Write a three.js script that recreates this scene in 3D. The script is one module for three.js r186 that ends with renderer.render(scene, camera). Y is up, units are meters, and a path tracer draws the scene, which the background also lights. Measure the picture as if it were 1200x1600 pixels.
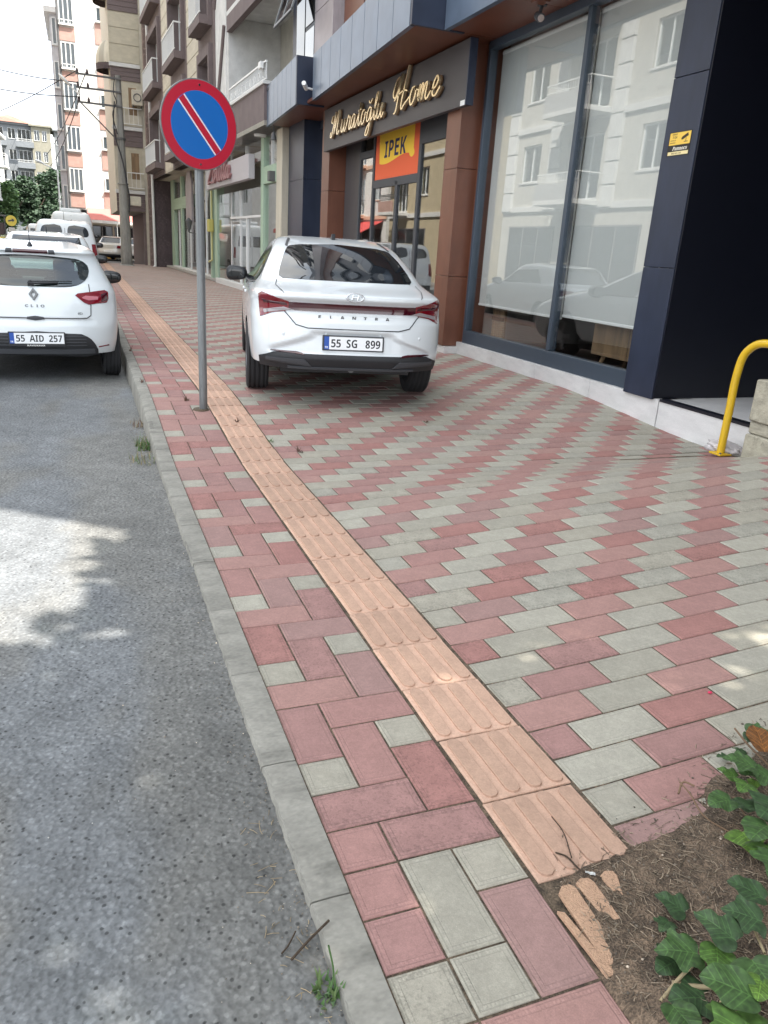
import * as THREE from 'three';
import { mergeGeometries, mergeVertices, toCreasedNormals } from 'three/addons/utils/BufferGeometryUtils.js';
import { RoundedBoxGeometry } from 'three/addons/geometries/RoundedBoxGeometry.js';
import { TextGeometry } from 'three/addons/geometries/TextGeometry.js';
import { FontLoader } from 'three/addons/loaders/FontLoader.js';

// ---------------------------------------------------------------- camera, sky, sun, exposure
const scene = new THREE.Scene();
const camera = new THREE.PerspectiveCamera(68.57, 768 / 1024, 0.05, 600);
{ // a phone held at 1.4 m, 22 degrees to the right of the street's direction (-z), pitched down 20 degrees, rolled 3.6 degrees
  const m = new THREE.Matrix4().makeBasis(
    new THREE.Vector3(0.9330131, 0.0596691, 0.3548607),
    new THREE.Vector3(0.0632551, 0.9436039, -0.3249777),
    new THREE.Vector3(-0.3542391, 0.3256552, 0.8766204));
  camera.quaternion.setFromRotationMatrix(m);
  camera.position.set(0, 1.4, 0);
}
const SUN = new THREE.Vector3(0.447, 0.819, 0.356).normalize();
const sun = new THREE.DirectionalLight(new THREE.Color(1.0, 0.95, 0.87), 2.9);
sun.position.copy(SUN).multiplyScalar(80).add(new THREE.Vector3(0, 0, -20));
sun.target.position.set(0, 0, -20);
sun.castShadow = true; sun.shadow.radius = 1; sun.shadow.mapSize.set(4096, 4096);
Object.assign(sun.shadow.camera, { left: -60, right: 60, top: 60, bottom: -60, near: 1, far: 260 });
scene.add(sun, sun.target);
const renderer = new THREE.WebGLRenderer({ antialias: true });
renderer.setSize(768, 1024);
renderer.toneMapping = THREE.LinearToneMapping;
renderer.toneMappingExposure = 4.65;
renderer.shadowMap.enabled = true;

function mulberry(a) { return () => { a |= 0; a = a + 0x6D2B79F5 | 0; let t = Math.imul(a ^ a >>> 15, 1 | a); t = t + Math.imul(t ^ t >>> 7, 61 | t) ^ t; return ((t ^ t >>> 14) >>> 0) / 4294967296; }; }
const rnd = mulberry(20240611);
const rr = (a, b) => a + (b - a) * rnd();
const clamp = (x, a, b) => Math.min(b, Math.max(a, x));
const lerp = (a, b, t) => a + (b - a) * t;
const ss = (a, b, x) => { const t = clamp((x - a) / (b - a), 0, 1); return t * t * (3 - 2 * t); };
const hash2 = (x, y, s = 0) => { let h = Math.imul(x, 374761393) ^ Math.imul(y, 668265263) ^ Math.imul(s + 1, 1442695041); h = Math.imul(h ^ h >>> 13, 1274126177); return ((h ^ h >>> 16) >>> 0) / 4294967296; };
function vnoise(x, y, per = 0, s = 0) { // value noise, tiles every `per` cells
  const x0 = Math.floor(x), y0 = Math.floor(y), fx = x - x0, fy = y - y0, w = (a) => per ? ((a % per) + per) % per : a;
  const ux = fx * fx * (3 - 2 * fx), uy = fy * fy * (3 - 2 * fy);
  return lerp(lerp(hash2(w(x0), w(y0), s), hash2(w(x0 + 1), w(y0), s), ux), lerp(hash2(w(x0), w(y0 + 1), s), hash2(w(x0 + 1), w(y0 + 1), s), ux), uy);
}
function fbm(x, y, oct = 4, per = 0, s = 0) { let a = 0, t = 0, m = 0.5; for (let i = 0; i < oct; i++) { a += m * vnoise(x, y, per, s + i * 17); t += m; m *= 0.5; x *= 2; y *= 2; per *= 2; } return a / t; }

{ // hazy summer sky with broken bright cloud
  const W = 512, H = 256, data = new Float32Array(W * H * 4);
  for (let j = 0; j < H; j++) for (let i = 0; i < W; i++) {
    const el = ((j + 0.5) / H - 0.5) * Math.PI, up = Math.max(0, Math.sin(el)), k = (j * W + i) * 4;
    const a = (i + 0.5) / W * 2 * Math.PI, cx = Math.cos(el) * Math.cos(a), cy = Math.cos(el) * Math.sin(a);
    const q = 2.4 / (up + 0.22);
    const c = ss(0.36, 0.66, fbm(cx * q + 40, cy * q + 40, 5));
    const h = Math.pow(1 - up, 3);
    const air = [lerp(0.38, 0.66, h), lerp(0.45, 0.70, h), lerp(0.56, 0.75, h)], cl = [0.86, 0.85, 0.82];
    const g = el < 0 ? 0.35 : 1;
    for (let n = 0; n < 3; n++) data[k + n] = g * 0.86 * lerp(air[n], cl[n], c * 0.85);
    data[k + 3] = 1;
  }
  const t = new THREE.DataTexture(data, W, H, THREE.RGBAFormat, THREE.FloatType);
  t.mapping = THREE.EquirectangularReflectionMapping; t.magFilter = THREE.LinearFilter; t.needsUpdate = true;
  scene.background = t; scene.environment = t;
}

// ---------------------------------------------------------------- helpers
const V = (x, y, z) => new THREE.Vector3(x, y, z);
const counts = {};
function numbered(n) { const c = counts[n] = (counts[n] ?? -1) + 1; return c ? n + '_' + String(c).padStart(3, '0') : n; }
function tag(o, label, category, group) { o.userData.label = label; o.userData.category = category; if (group) o.userData.group = group; return o; }
function thing(name, label, category, pos = [0, 0, 0], turn = 0, group) {
  const g = new THREE.Group(); g.name = numbered(name); g.position.set(...pos); g.rotation.y = turn; scene.add(g);
  return tag(g, label, category, group);
}
function asMerged(g) {
  if (!Array.isArray(g)) return g;
  if (g.length === 1) return g[0];
  g = g.map((x) => { const y = x.index ? x.toNonIndexed() : x; for (const k of Object.keys(y.attributes)) if (!['position', 'normal', 'uv'].includes(k)) y.deleteAttribute(k); if (!y.attributes.uv) y.setAttribute('uv', new THREE.BufferAttribute(new Float32Array(y.attributes.position.count * 2), 2)); return y; });
  return mergeGeometries(g);
}
function part(parent, name, geo, mat, label) {
  const m = new THREE.Mesh(asMerged(geo), mat); m.name = name; m.castShadow = m.receiveShadow = true; parent.add(m);
  if (label) m.userData.label = label;
  return m;
}
function solo(name, geo, mat, label, category, group) { const m = part(scene, numbered(name), geo, mat); return tag(m, label, category, group); }
function structure(name, geo, mat) { const m = part(scene, numbered(name), geo, mat); m.userData.kind = 'structure'; return m; }
function metreUV(g, s = 1) { // box projection of uv, in metres
  if (g.index) g = g.toNonIndexed();
  g.computeVertexNormals();
  const p = g.attributes.position, n = g.attributes.normal, uv = new Float32Array(p.count * 2);
  for (let i = 0; i < p.count; i++) {
    const ax = Math.abs(n.getX(i)), ay = Math.abs(n.getY(i)), az = Math.abs(n.getZ(i));
    const [u, v] = ay > ax && ay > az ? [p.getX(i), p.getZ(i)] : ax > az ? [p.getZ(i), p.getY(i)] : [p.getX(i), p.getY(i)];
    uv[i * 2] = u * s; uv[i * 2 + 1] = v * s;
  }
  g.setAttribute('uv', new THREE.BufferAttribute(uv, 2));
  return g;
}
const box = (x0, x1, y0, y1, z0, z1) => metreUV(new THREE.BoxGeometry(x1 - x0, y1 - y0, z1 - z0).translate((x0 + x1) / 2, (y0 + y1) / 2, (z0 + z1) / 2));
function cbox(x0, x1, y0, y1, z0, z1, r = 0.006) { return new RoundedBoxGeometry(x1 - x0, y1 - y0, z1 - z0, 1, Math.min(r, (x1 - x0) / 2.01, (y1 - y0) / 2.01, (z1 - z0) / 2.01)).translate((x0 + x1) / 2, (y0 + y1) / 2, (z0 + z1) / 2); }
const cyl = (r0, r1, h, n = 16, open = false) => new THREE.CylinderGeometry(r0, r1, h, n, 1, open);
function rod(a, b, r, n = 8, r1 = r) { // a bar between two points
  const d = b.clone().sub(a), g = new THREE.CylinderGeometry(r1, r, d.length(), n);
  return g.applyQuaternion(new THREE.Quaternion().setFromUnitVectors(V(0, 1, 0), d.clone().normalize())).translate((a.x + b.x) / 2, (a.y + b.y) / 2, (a.z + b.z) / 2);
}
const tube = (pts, r, seg = 24, n = 6, closed = false) => new THREE.TubeGeometry(new THREE.CatmullRomCurve3(pts, closed), seg, r, n, closed);
function plateShape(pts, depth, holes = [], bevel = 0) { // outline in x,y extruded along z
  const s = new THREE.Shape(pts.map((p) => new THREE.Vector2(...p)));
  for (const h of holes) s.holes.push(new THREE.Path(h.map((p) => new THREE.Vector2(...p))));
  return new THREE.ExtrudeGeometry(s, { depth, bevelEnabled: bevel > 0, bevelSize: bevel, bevelThickness: bevel, bevelSegments: 2, curveSegments: 12 });
}
const rect = (x0, x1, y0, y1) => [[x0, y0], [x1, y0], [x1, y1], [x0, y1]];
function circle(r, n = 48, cx = 0, cy = 0) { return Array.from({ length: n }, (_, i) => [cx + r * Math.cos(i / n * 2 * Math.PI), cy + r * Math.sin(i / n * 2 * Math.PI)]); }
// a photo pixel (1200 x 1600) gives a direction; the distance comes from the ground level or plane the thing stands on
function pixelRay(px, py) { return V(px - 600, -(py - 800), -1173.4).applyQuaternion(camera.quaternion); }
function onLevel(px, py, y) { const d = pixelRay(px, py), t = (y - 1.4) / d.y; return V(d.x * t, y, d.z * t); }
function onGround(px, py, lift = 0) { let y = 0, p; for (let i = 0; i < 30; i++) { p = onLevel(px, py, y); y = 0.5 * y + 0.5 * (G(p.x, p.z) + lift); } return p; }

// ---------------------------------------------------------------- textures and materials
function dataTex(n, m, fn, { srgb = false, repeat } = {}) {
  const d = new Uint8Array(n * m * 4);
  for (let j = 0; j < m; j++) for (let i = 0; i < n; i++) { const c = fn(i / n, j / m, i, j), k = (j * n + i) * 4; if (typeof c === 'number') d[k] = d[k + 1] = d[k + 2] = clamp(c, 0, 1) * 255; else for (let q = 0; q < 3; q++) d[k + q] = clamp(c[q], 0, 1) * 255; d[k + 3] = 255; }
  const t = new THREE.DataTexture(d, n, m); t.wrapS = t.wrapT = THREE.RepeatWrapping; t.magFilter = THREE.LinearFilter; t.minFilter = THREE.LinearMipmapLinearFilter; t.generateMipmaps = true;
  if (srgb) t.colorSpace = THREE.SRGBColorSpace;
  if (repeat) t.repeat.set(...repeat);
  t.needsUpdate = true; return t;
}
function canvasTex(w, h, draw) {
  const c = document.createElement('canvas'); c.width = w; c.height = h; draw(c.getContext('2d'), w, h);
  const t = new THREE.CanvasTexture(c); t.colorSpace = THREE.SRGBColorSpace; t.anisotropy = 8; return t;
}
const RGB = (r, g, b) => new THREE.Color().setRGB(r, g, b);
const std = (c, roughness = 0.8, o = {}) => new THREE.MeshStandardMaterial({ color: Array.isArray(c) ? RGB(...c) : c, roughness, ...o });
const phys = (c, roughness = 0.4, o = {}) => new THREE.MeshPhysicalMaterial({ color: Array.isArray(c) ? RGB(...c) : c, roughness, ...o });

const T = {};
T.asphalt = dataTex(1024, 1024, (u, v) => {
  const cell = 130, gx = u * cell, gy = v * cell; // exposed stones in worn binder
  let best = 9, id = 0;
  for (let a = -1; a < 2; a++) for (let b = -1; b < 2; b++) { const ix = (Math.floor(gx) + a + cell) % cell, iy = (Math.floor(gy) + b + cell) % cell, dx = Math.floor(gx) + a + hash2(ix, iy, 5) - gx, dy = Math.floor(gy) + b + hash2(ix, iy, 6) - gy, d = dx * dx + dy * dy; if (d < best) { best = d; id = hash2(ix, iy, 7); } }
  const stone = id > 0.42 ? ss(0.36, 0.12, best) : 0, pit = id < 0.05 ? ss(0.10 + 3.5 * id, 0.03 + id, best) : 0, n = fbm(u * 24, v * 24, 4, 24, 3), f = fbm(u * 200, v * 200, 2, 200, 9);
  const g = 0.60 + 0.12 * (n - 0.5) + 0.16 * (f - 0.5) + stone * (id - 0.62) * 0.26 - pit * 0.22;
  return [g * 0.985, g, g * 1.01];
}, { srgb: true });
T.asphaltBump = dataTex(512, 512, (u, v) => {
  const cell = 75, gx = u * cell, gy = v * cell; let best = 9, id = 0;
  for (let a = -1; a < 2; a++) for (let b = -1; b < 2; b++) { const ix = (Math.floor(gx) + a + cell) % cell, iy = (Math.floor(gy) + b + cell) % cell, dx = Math.floor(gx) + a + hash2(ix, iy, 5) - gx, dy = Math.floor(gy) + b + hash2(ix, iy, 6) - gy, d = dx * dx + dy * dy; if (d < best) { best = d; id = hash2(ix, iy, 7); } }
  return 0.4 + ss(0.4, 0.0, best) * (0.25 + 0.3 * id) + 0.25 * (fbm(u * 60, v * 60, 3, 60, 4) - 0.5) - (id < 0.12 ? 0.4 * ss(0.25, 0.05, best) : 0);
});
// four paver faces: cast concrete grain, stains, and the pressed frame of fine lines that runs round the rim
T.paver = []; T.paverBump = [];
for (let k = 0; k < 4; k++) for (const half of [0, 1]) {
  const W = half ? 128 : 256, H = 128, L = half ? 0.137 : 0.279, B = 0.137;
  const edge = (u, v) => Math.min(u * L, (1 - u) * L, v * B, (1 - v) * B);
  T.paver.push(dataTex(W, H, (u, v) => {
    const n = fbm(u * L * 140 + k * 31, v * B * 140 + k * 7, 3, 0, k), f = fbm(u * L * 700, v * B * 700, 2, 0, 40 + k), s = fbm(u * L * 22 + k * 5, v * B * 22 + 3, 3, 0, 80 + k + half * 9);
    const worn = edge(u, v) < 0.016 + 0.006 * n ? 0.05 * (n - 0.2) : 0, speck = f > 0.83 ? -0.14 : f < 0.16 ? 0.06 : 0;
    const groove = Math.abs(edge(u, v) - 0.0075) < 0.0014 || Math.abs(edge(u, v) - 0.0185) < 0.0014 ? 0.07 * (0.3 + n) : 0; // the pressed lines toned darker than the face
    const ero = k === 3 ? 0.075 * ss(0.56, 0.74, fbm(u * L * 160 + 9, v * B * 160, 3, 0, 95 + half) + 0.16 * ss(0.03, 0.005, edge(u, v))) : 0; // rim worn down to rough grey aggregate
    const g = -ero + 0.87 + 0.09 * (n - 0.5) + 0.15 * (f - 0.5) + 0.10 * (s - 0.5) + worn + speck - groove; return [g, g, g * 0.99];
  }, { srgb: true }));
  T.paverBump.push(dataTex(W, H, (u, v, i, j) => {
    const d = edge(u, v), along = (Math.min(u * L, (1 - u) * L) < Math.min(v * B, (1 - v) * B) ? v * B : u * L);
    const line = Math.abs(d - 0.0075) < 0.0013 || Math.abs(d - 0.0185) < 0.0013 ? 0.35 : 0, tick = d > 0.009 && d < 0.0172 && (along * 1000 % 9) < 4 ? 0.22 : 0;
    return 0.75 - (line + tick) * (0.5 + 0.7 * vnoise(u * 9 + k * 3, v * 5, 0, 3)) + 0.22 * (fbm(u * L * 300, v * B * 300, 3, 0, k + 11) - 0.5);
  }));
}
T.concrete = dataTex(512, 512, (u, v) => { const n = fbm(u * 8, v * 8, 5, 8, 2), f = fbm(u * 90, v * 90, 3, 90, 5), s = ss(0.6, 0.75, fbm(u * 14, v * 5, 4, 0, 9)); const g = 0.80 + 0.24 * (n - 0.5) + 0.14 * (f - 0.5) - 0.1 * s; return [g, g, g * 0.985]; }, { srgb: true });
T.grain = dataTex(256, 256, (u, v) => 0.5 + 0.7 * (fbm(u * 40, v * 40, 3, 40, 6) - 0.5) + 0.3 * (fbm(u * 8, v * 8, 2, 8, 3) - 0.5));
T.plaster = dataTex(512, 512, (u, v) => { const n = fbm(u * 6, v * 6, 5, 6, 21), f = fbm(u * 120, v * 120, 2, 120, 5); const g = 0.9 + 0.13 * (n - 0.5) + 0.06 * (f - 0.5); return [g, g, g]; }, { srgb: true });
T.stainWall = dataTex(512, 512, (u, v) => { const n = fbm(u * 9, v * 5, 5, 0, 31), d = ss(0.66, 0.7, fbm(u * 20, v * 14, 4, 0, 33)); const g = 0.85 + 0.25 * (n - 0.5); return [g + 0.35 * d, g + 0.35 * d, g + 0.34 * d]; }, { srgb: true });
T.wood = dataTex(256, 512, (u, v) => { const n = fbm(u * 26, v * 1.6, 4, 0, 51); const g = 0.78 + 0.35 * (n - 0.5); return [g, g * 0.97, g * 0.92]; }, { srgb: true });
T.soil = dataTex(512, 512, (u, v) => { const n = fbm(u * 18, v * 18, 5, 18, 61), f = fbm(u * 150, v * 150, 2, 150, 8); const g = 0.62 + 0.5 * (n - 0.5) + 0.45 * (f - 0.5); return [g, g * 0.93, g * 0.85]; }, { srgb: true });
T.tile = dataTex(256, 256, (u, v) => { const n = fbm(u * 20, v * 20, 4, 20, 71), f = fbm(u * 120, v * 120, 2, 120, 8), s = fbm(u * 5, v * 5, 3, 5, 74); const g = 0.89 + 0.09 * (n - 0.5) + 0.12 * (f - 0.5) + 0.07 * (s - 0.5); return [g, g, g * 0.98]; }, { srgb: true });
T.brushed = dataTex(256, 256, (u, v) => { const n = fbm(u * 4, v * 4, 4, 4, 91); return 0.86 + 0.2 * (n - 0.5); }, { srgb: true });

const M = {
  asphalt: std([0.73, 0.74, 0.75], 0.92, { map: T.asphalt, bumpMap: T.asphaltBump, bumpScale: 0.006, vertexColors: true }),
  bed: std([0.26, 0.225, 0.185], 0.95, { map: T.soil }),
  kerb: std([0.375, 0.36, 0.325], 0.9, { map: T.concrete, bumpMap: T.grain, bumpScale: 0.003 }),
  tile: std([0.68, 0.40, 0.275], 0.85, { map: T.tile, bumpMap: T.grain, bumpScale: 0.001 }),
  tileWorn: std([0.56, 0.33, 0.235], 0.8, { map: T.tile, bumpMap: T.grain, bumpScale: 0.001 }),
  soil: std([0.36, 0.30, 0.25], 0.98, { map: T.soil, bumpMap: T.soil, bumpScale: 0.012 }),
  navy: phys([0.034, 0.044, 0.075], 0.36, { specularIntensity: 0.75, map: T.brushed }),
  navyMetal: phys([0.16, 0.21, 0.29], 0.34, { metalness: 0.25, map: T.brushed }),
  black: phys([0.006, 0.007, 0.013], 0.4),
  slate: std([0.045, 0.062, 0.085], 0.4),
  brown: phys([0.20, 0.077, 0.045], 0.4, { map: T.brushed }),
  brownSoffit: phys([0.20, 0.068, 0.038], 0.38, { map: T.brushed }),
  marble: phys([0.80, 0.79, 0.78], 0.3, { map: T.plaster }),
  signGrey: std([0.085, 0.078, 0.082], 0.5, { map: T.brushed }),
  gold: phys([1.0, 0.84, 0.56], 0.22, { metalness: 0.9 }),
  goldSide: std([0.12, 0.07, 0.035], 0.5),
  lavender: phys([0.42, 0.37, 0.38], 0.42, { map: T.brushed }),
  glass: phys([0.96, 0.97, 0.97], 0.0, { transmission: 1, thickness: 0, ior: 1.75 }),
  glassDark: phys([0.012, 0.014, 0.016], 0.03, { ior: 1.6 }),
  glassMirror: phys([0.03, 0.04, 0.045], 0.03, { ior: 2.2 }),
  blind: std([0.50, 0.51, 0.49], 0.85),
  room: std([0.36, 0.34, 0.31], 0.9),
  wood: std([0.40, 0.27, 0.16], 0.6, { map: T.wood }),
  woodDark: std([0.10, 0.06, 0.04], 0.6, { map: T.wood }),
  green: std([0.44, 0.58, 0.43], 0.6, { map: T.plaster }),
  taupe: std([0.20, 0.155, 0.15], 0.85, { map: T.plaster }),
  taupeDark: std([0.12, 0.088, 0.092], 0.85, { map: T.stainWall }),
  cream: std([0.66, 0.60, 0.48], 0.85, { map: T.plaster }),
  creamDeep: std([0.62, 0.56, 0.43], 0.85, { map: T.plaster }),
  white: std([0.78, 0.77, 0.74], 0.8, { map: T.plaster }),
  pink: std([0.52, 0.33, 0.28], 0.85, { map: T.plaster }),
  rail: std([0.72, 0.72, 0.70], 0.5),
  zinc: std([0.33, 0.345, 0.36], 0.5, { metalness: 0.45, map: T.concrete }),
  pole: std([0.42, 0.41, 0.39], 0.9, { map: T.concrete, bumpMap: T.grain, bumpScale: 0.004 }),
  iron: std([0.10, 0.10, 0.10], 0.7),
  wire: std([0.03, 0.03, 0.035], 0.7),
  yellow: phys([0.80, 0.50, 0.012], 0.42, { clearcoat: 0.3, map: T.tile }),
  blockCream: std([0.56, 0.52, 0.42], 0.9, { map: T.concrete, bumpMap: T.grain, bumpScale: 0.004 }),
  rubber: std([0.022, 0.022, 0.024], 0.85),
  plastic: std([0.018, 0.019, 0.022], 0.55),
  plasticGrey: std([0.055, 0.058, 0.065], 0.6),
  chrome: phys([0.62, 0.63, 0.65], 0.16, { metalness: 1 }),
  dim: std([0.16, 0.165, 0.17], 0.5, { metalness: 0.6 }),
  paint: phys([0.66, 0.695, 0.71], 0.42, { clearcoat: 1, clearcoatRoughness: 0.05 }),
  paintCool: phys([0.62, 0.66, 0.675], 0.42, { clearcoat: 1, clearcoatRoughness: 0.06 }),
  silver: phys([0.55, 0.54, 0.50], 0.35, { metalness: 0.3, clearcoat: 1 }),
  lampRed: phys([0.17, 0.004, 0.012], 0.1, { clearcoat: 1 }),
  lampDark: phys([0.05, 0.003, 0.009], 0.08, { clearcoat: 1 }),
  lampClear: phys([0.30, 0.27, 0.28], 0.12, { clearcoat: 1 }),
  rimMetal: phys([0.42, 0.43, 0.45], 0.3, { metalness: 0.9 }),
  roofTile: std([0.36, 0.17, 0.12], 0.9, { map: T.stainWall }),
  redCloth: std([0.46, 0.06, 0.055], 0.9),
  bark: std([0.13, 0.10, 0.075], 0.95, { map: T.soil }),
};
M.glass.side = THREE.DoubleSide;
// ---------------------------------------------------------------- ground levels (metres)
const BASE = 0.12; // level of the pavement from the cars onwards; it starts at 0 beside the camera
function G(x, z) { return BASE * ss(-4.6, -7.2, z) + 0.07 * clamp(x - 1.22, 0, 3.2) * (0.5 * ss(-4.6, -3.66, z) + 0.5 * clamp((z + 4.6) / 0.94, 0, 1)) + 0.004 * (vnoise(x * 1.7 + 9, z * 1.7 + 50, 0, 2) - 0.5); }
function RD(x, z) { return -0.015 - 0.045 * ss(-2.6, -6.5, z) - 0.012 * ss(0, 0.4, x) * ss(-5, -9, z); }
const GP = (px, py, lift = 0) => onGround(px, py, lift);

// ---------------------------------------------------------------- road and open ground
{
  const xs = [], zs = [];
  for (let x = 0.43; x > -6.3; x -= x > -1.6 ? 0.06 : 0.25) xs.push(x);
  for (let z = 4; z > -43; z -= z > -6 ? 0.07 : z > -14 ? 0.2 : 0.8) zs.push(z);
  const p = [], uv = [], c = [], id = [];
  for (const z of zs) for (const x of xs) {
    p.push(x, RD(x, z) + 0.004 * (vnoise(x * 2, z * 2, 0, 4) - 0.5), z); uv.push(x / 1.5 + 0.03 * z, z / 1.5);
    const big = fbm(x * 1.1 + 20, z * 0.6 + 90, 4), fine = fbm(x * 7, z * 7, 3, 0, 3);
    const dust = 0.75 * ss(0.54, 0.74, fbm(x * 3 + 7, z * 1.4 + 3, 4, 0, 12) + 0.34 * ss(-0.35, 0.4, x)); // sandy dirt gathers in patches by the kerb
    const g = 0.60 + 0.40 * (big - 0.5) + 0.22 * (fine - 0.5);
    c.push(g * lerp(1, 1.02, dust), g * lerp(1, 0.95, dust), g * lerp(1, 0.84, dust));
  }
  const W = xs.length;
  for (let j = 0; j < zs.length - 1; j++) for (let i = 0; i < W - 1; i++) { const a = j * W + i; id.push(a, a + 1, a + W, a + 1, a + W + 1, a + W); }
  const g = new THREE.BufferGeometry();
  g.setAttribute('position', new THREE.Float32BufferAttribute(p, 3)); g.setAttribute('uv', new THREE.Float32BufferAttribute(uv, 2)); g.setAttribute('color', new THREE.Float32BufferAttribute(c, 3));
  g.setIndex(id); g.computeVertexNormals();
  structure('road', g, M.asphalt);
  const plane = metreUV(new THREE.PlaneGeometry(500, 500).rotateX(-Math.PI / 2).translate(0, -0.10, -80));
  structure('ground', plane, std([0.24, 0.235, 0.225], 0.95, { map: T.asphalt }));
  structure('opposite_pavement', box(-7.5, -6.25, -0.09, 0.06, -110, 4), std([0.36, 0.33, 0.31], 0.9, { map: T.concrete }));
}

// ---------------------------------------------------------------- pavement of pressed concrete pavers
const PW = 0.1422, PL = 0.2844, JOINT = 0.006;
function slab(w, d, h, ch) { // top face at y = 0, chamfered rim, uv 0..1 across the top
  const a = w / 2, b = d / 2, A = a - ch, B = b - ch, P = [], U = [];
  const q = (p0, p1, p2, p3) => { for (const v of [p0, p1, p2, p0, p2, p3]) { P.push(...v); U.push(v[0] / w + 0.5, v[2] / d + 0.5); } };
  const t = [[-A, 0, B], [A, 0, B], [A, 0, -B], [-A, 0, -B]], m = [[-a, -ch, b], [a, -ch, b], [a, -ch, -b], [-a, -ch, -b]], l = m.map((v) => [v[0], -h, v[2]]);
  q(...t); for (let i = 0; i < 4; i++) { const j = (i + 1) % 4; q(m[i], m[j], t[j], t[i]); q(l[i], l[j], m[j], m[i]); }
  const g = new THREE.BufferGeometry(); g.setAttribute('position', new THREE.Float32BufferAttribute(P, 3)); g.setAttribute('uv', new THREE.Float32BufferAttribute(U, 2)); g.computeVertexNormals(); return g;
}
const paverGeo = { full: slab(PL - JOINT, PW - JOINT, 0.03, 0.004), half: slab(PW - JOINT, PW - JOINT, 0.03, 0.004) };
const redTones = [[0.41, 0.226, 0.206], [0.39, 0.218, 0.202], [0.43, 0.246, 0.22], [0.40, 0.198, 0.178], [0.38, 0.232, 0.214]];
const greyTones = [[0.43, 0.405, 0.345], [0.405, 0.385, 0.33], [0.455, 0.43, 0.365], [0.42, 0.39, 0.325], [0.395, 0.37, 0.31]];
const paverMats = {};
for (const [kind, tones] of [['red', redTones], ['grey', greyTones]]) for (const half of [0, 1])
  paverMats[kind + half] = tones.flatMap((t, i) => [0, 1].map((k) => { const v = ((i * 2 + k) % 4) * 2 + half; return std(t, 0.86, { map: T.paver[v], bumpMap: T.paverBump[v], bumpScale: 0.0022 }); }));
const soilEdge = (x) => { // front edge of the bare garden bed
  const P = [[0.80, 2.0], [0.89, -0.5], [0.93, -1.0], [0.98, -1.13], [1.08, -1.15], [1.22, -1.185], [1.42, -1.20], [1.62, -1.31], [1.95, -1.40], [2.5, -1.5], [7, -1.7]];
  if (x < 0.8) return 9; for (let i = 1; i < P.length; i++) if (x <= P[i][0]) return lerp(P[i - 1][1], P[i][1], (x - P[i - 1][0]) / (P[i][0] - P[i - 1][0])); return -1.7;
};
const pavement = new THREE.Group(); pavement.name = 'pavement'; pavement.userData.kind = 'structure'; scene.add(pavement);
{ // sand bed under the pavers
  const xs = []; for (let x = 0.47; x < 4.9; x += 0.14) xs.push(x); xs.push(4.96);
  const zs = []; for (let z = 2.5; z > -42; z -= z > -8 ? 0.14 : 0.7) zs.push(z);
  const p = [], id = [], uv = [], W = xs.length;
  for (const z of zs) for (const x of xs) { p.push(x, G(x, z) - 0.0055, z); uv.push(x * 2, z * 2); }
  for (let j = 0; j < zs.length - 1; j++) for (let i = 0; i < W - 1; i++) { const a = j * W + i; id.push(a, a + W, a + 1, a + 1, a + W, a + W + 1); }
  const g = new THREE.BufferGeometry(); g.setAttribute('position', new THREE.Float32BufferAttribute(p, 3)); g.setAttribute('uv', new THREE.Float32BufferAttribute(uv, 2)); g.setIndex(id); g.computeVertexNormals();
  part(pavement, 'sand_bed', g, M.bed);
}
function seat(x, z, turn, wob = 1) { // stands a flat piece on the pavement's slope
  const e = 0.07, n = V(-(G(x + e, z) - G(x - e, z)) / (2 * e) + wob * rr(-0.008, 0.008), 1, -(G(x, z + e) - G(x, z - e)) / (2 * e) + wob * rr(-0.008, 0.008)).normalize();
  return { p: V(x, G(x, z) + wob * rr(-0.0012, 0.0012), z), q: new THREE.Quaternion().setFromUnitVectors(V(0, 1, 0), n).multiply(new THREE.Quaternion().setFromAxisAngle(V(0, 1, 0), turn)) };
}
const pavers = [];
const addPaver = (x0, x1, z0, z1, col) => { // cell bounds
  const w = x1 - x0, d = z1 - z0, up = d > w * 1.3;
  pavers.push({ x: (x0 + x1) / 2, z: (z0 + z1) / 2, w: up ? d : w, d: up ? w : d, turn: (up ? Math.PI / 2 : 0) + (rnd() < 0.5 ? Math.PI : 0) + rr(-0.006, 0.006), col });
};
{ // border beside the kerb: herringbone three bricks wide, light squares filling the cut ends
  const X = [0.487, 0.629, 0.772, 0.917], RP = 0.1414, Z = (i) => -1.604 - RP * i; // row i runs from Z(i) to Z(i+1)
  const cell = (c0, c1, r0, r1, col) => addPaver(X[c0], X[c1 + 1], Z(r1 + 1), Z(r0), col);
  for (let b = 0; b < 284; b += 4) { cell(0, 1, b - 1, b - 1, 'red'); cell(2, 2, b - 1, b, 'red'); cell(0, 0, b, b, 'grey'); cell(1, 1, b, b + 1, 'red'); cell(0, 0, b + 1, b + 2, 'red'); cell(2, 2, b + 1, b + 1, 'grey'); cell(1, 2, b + 2, b + 2, 'red'); }
  cell(0, 0, -2, -2, 'red'); cell(1, 2, -2, -2, 'red'); cell(0, 0, -3, -3, 'red'); cell(1, 1, -4, -3, 'grey'); cell(2, 2, -3, -3, 'grey'); cell(0, 0, -4, -4, 'red'); cell(2, 2, -5, -4, 'red'); cell(0, 0, -5, -5, 'grey'); cell(1, 1, -5, -5, 'grey');
  cell(0, 0, -6, -6, 'red'); cell(1, 2, -6, -6, 'red'); cell(0, 1, -7, -7, 'grey'); cell(2, 2, -8, -7, 'grey'); cell(0, 0, -8, -8, 'red'); cell(1, 1, -9, -8, 'red');
  for (let i = -10; i > -22; i--) { cell(0, 1, i, i, i % 2 ? 'red' : 'grey'); cell(2, 2, i, i, 'red'); }
}
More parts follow.
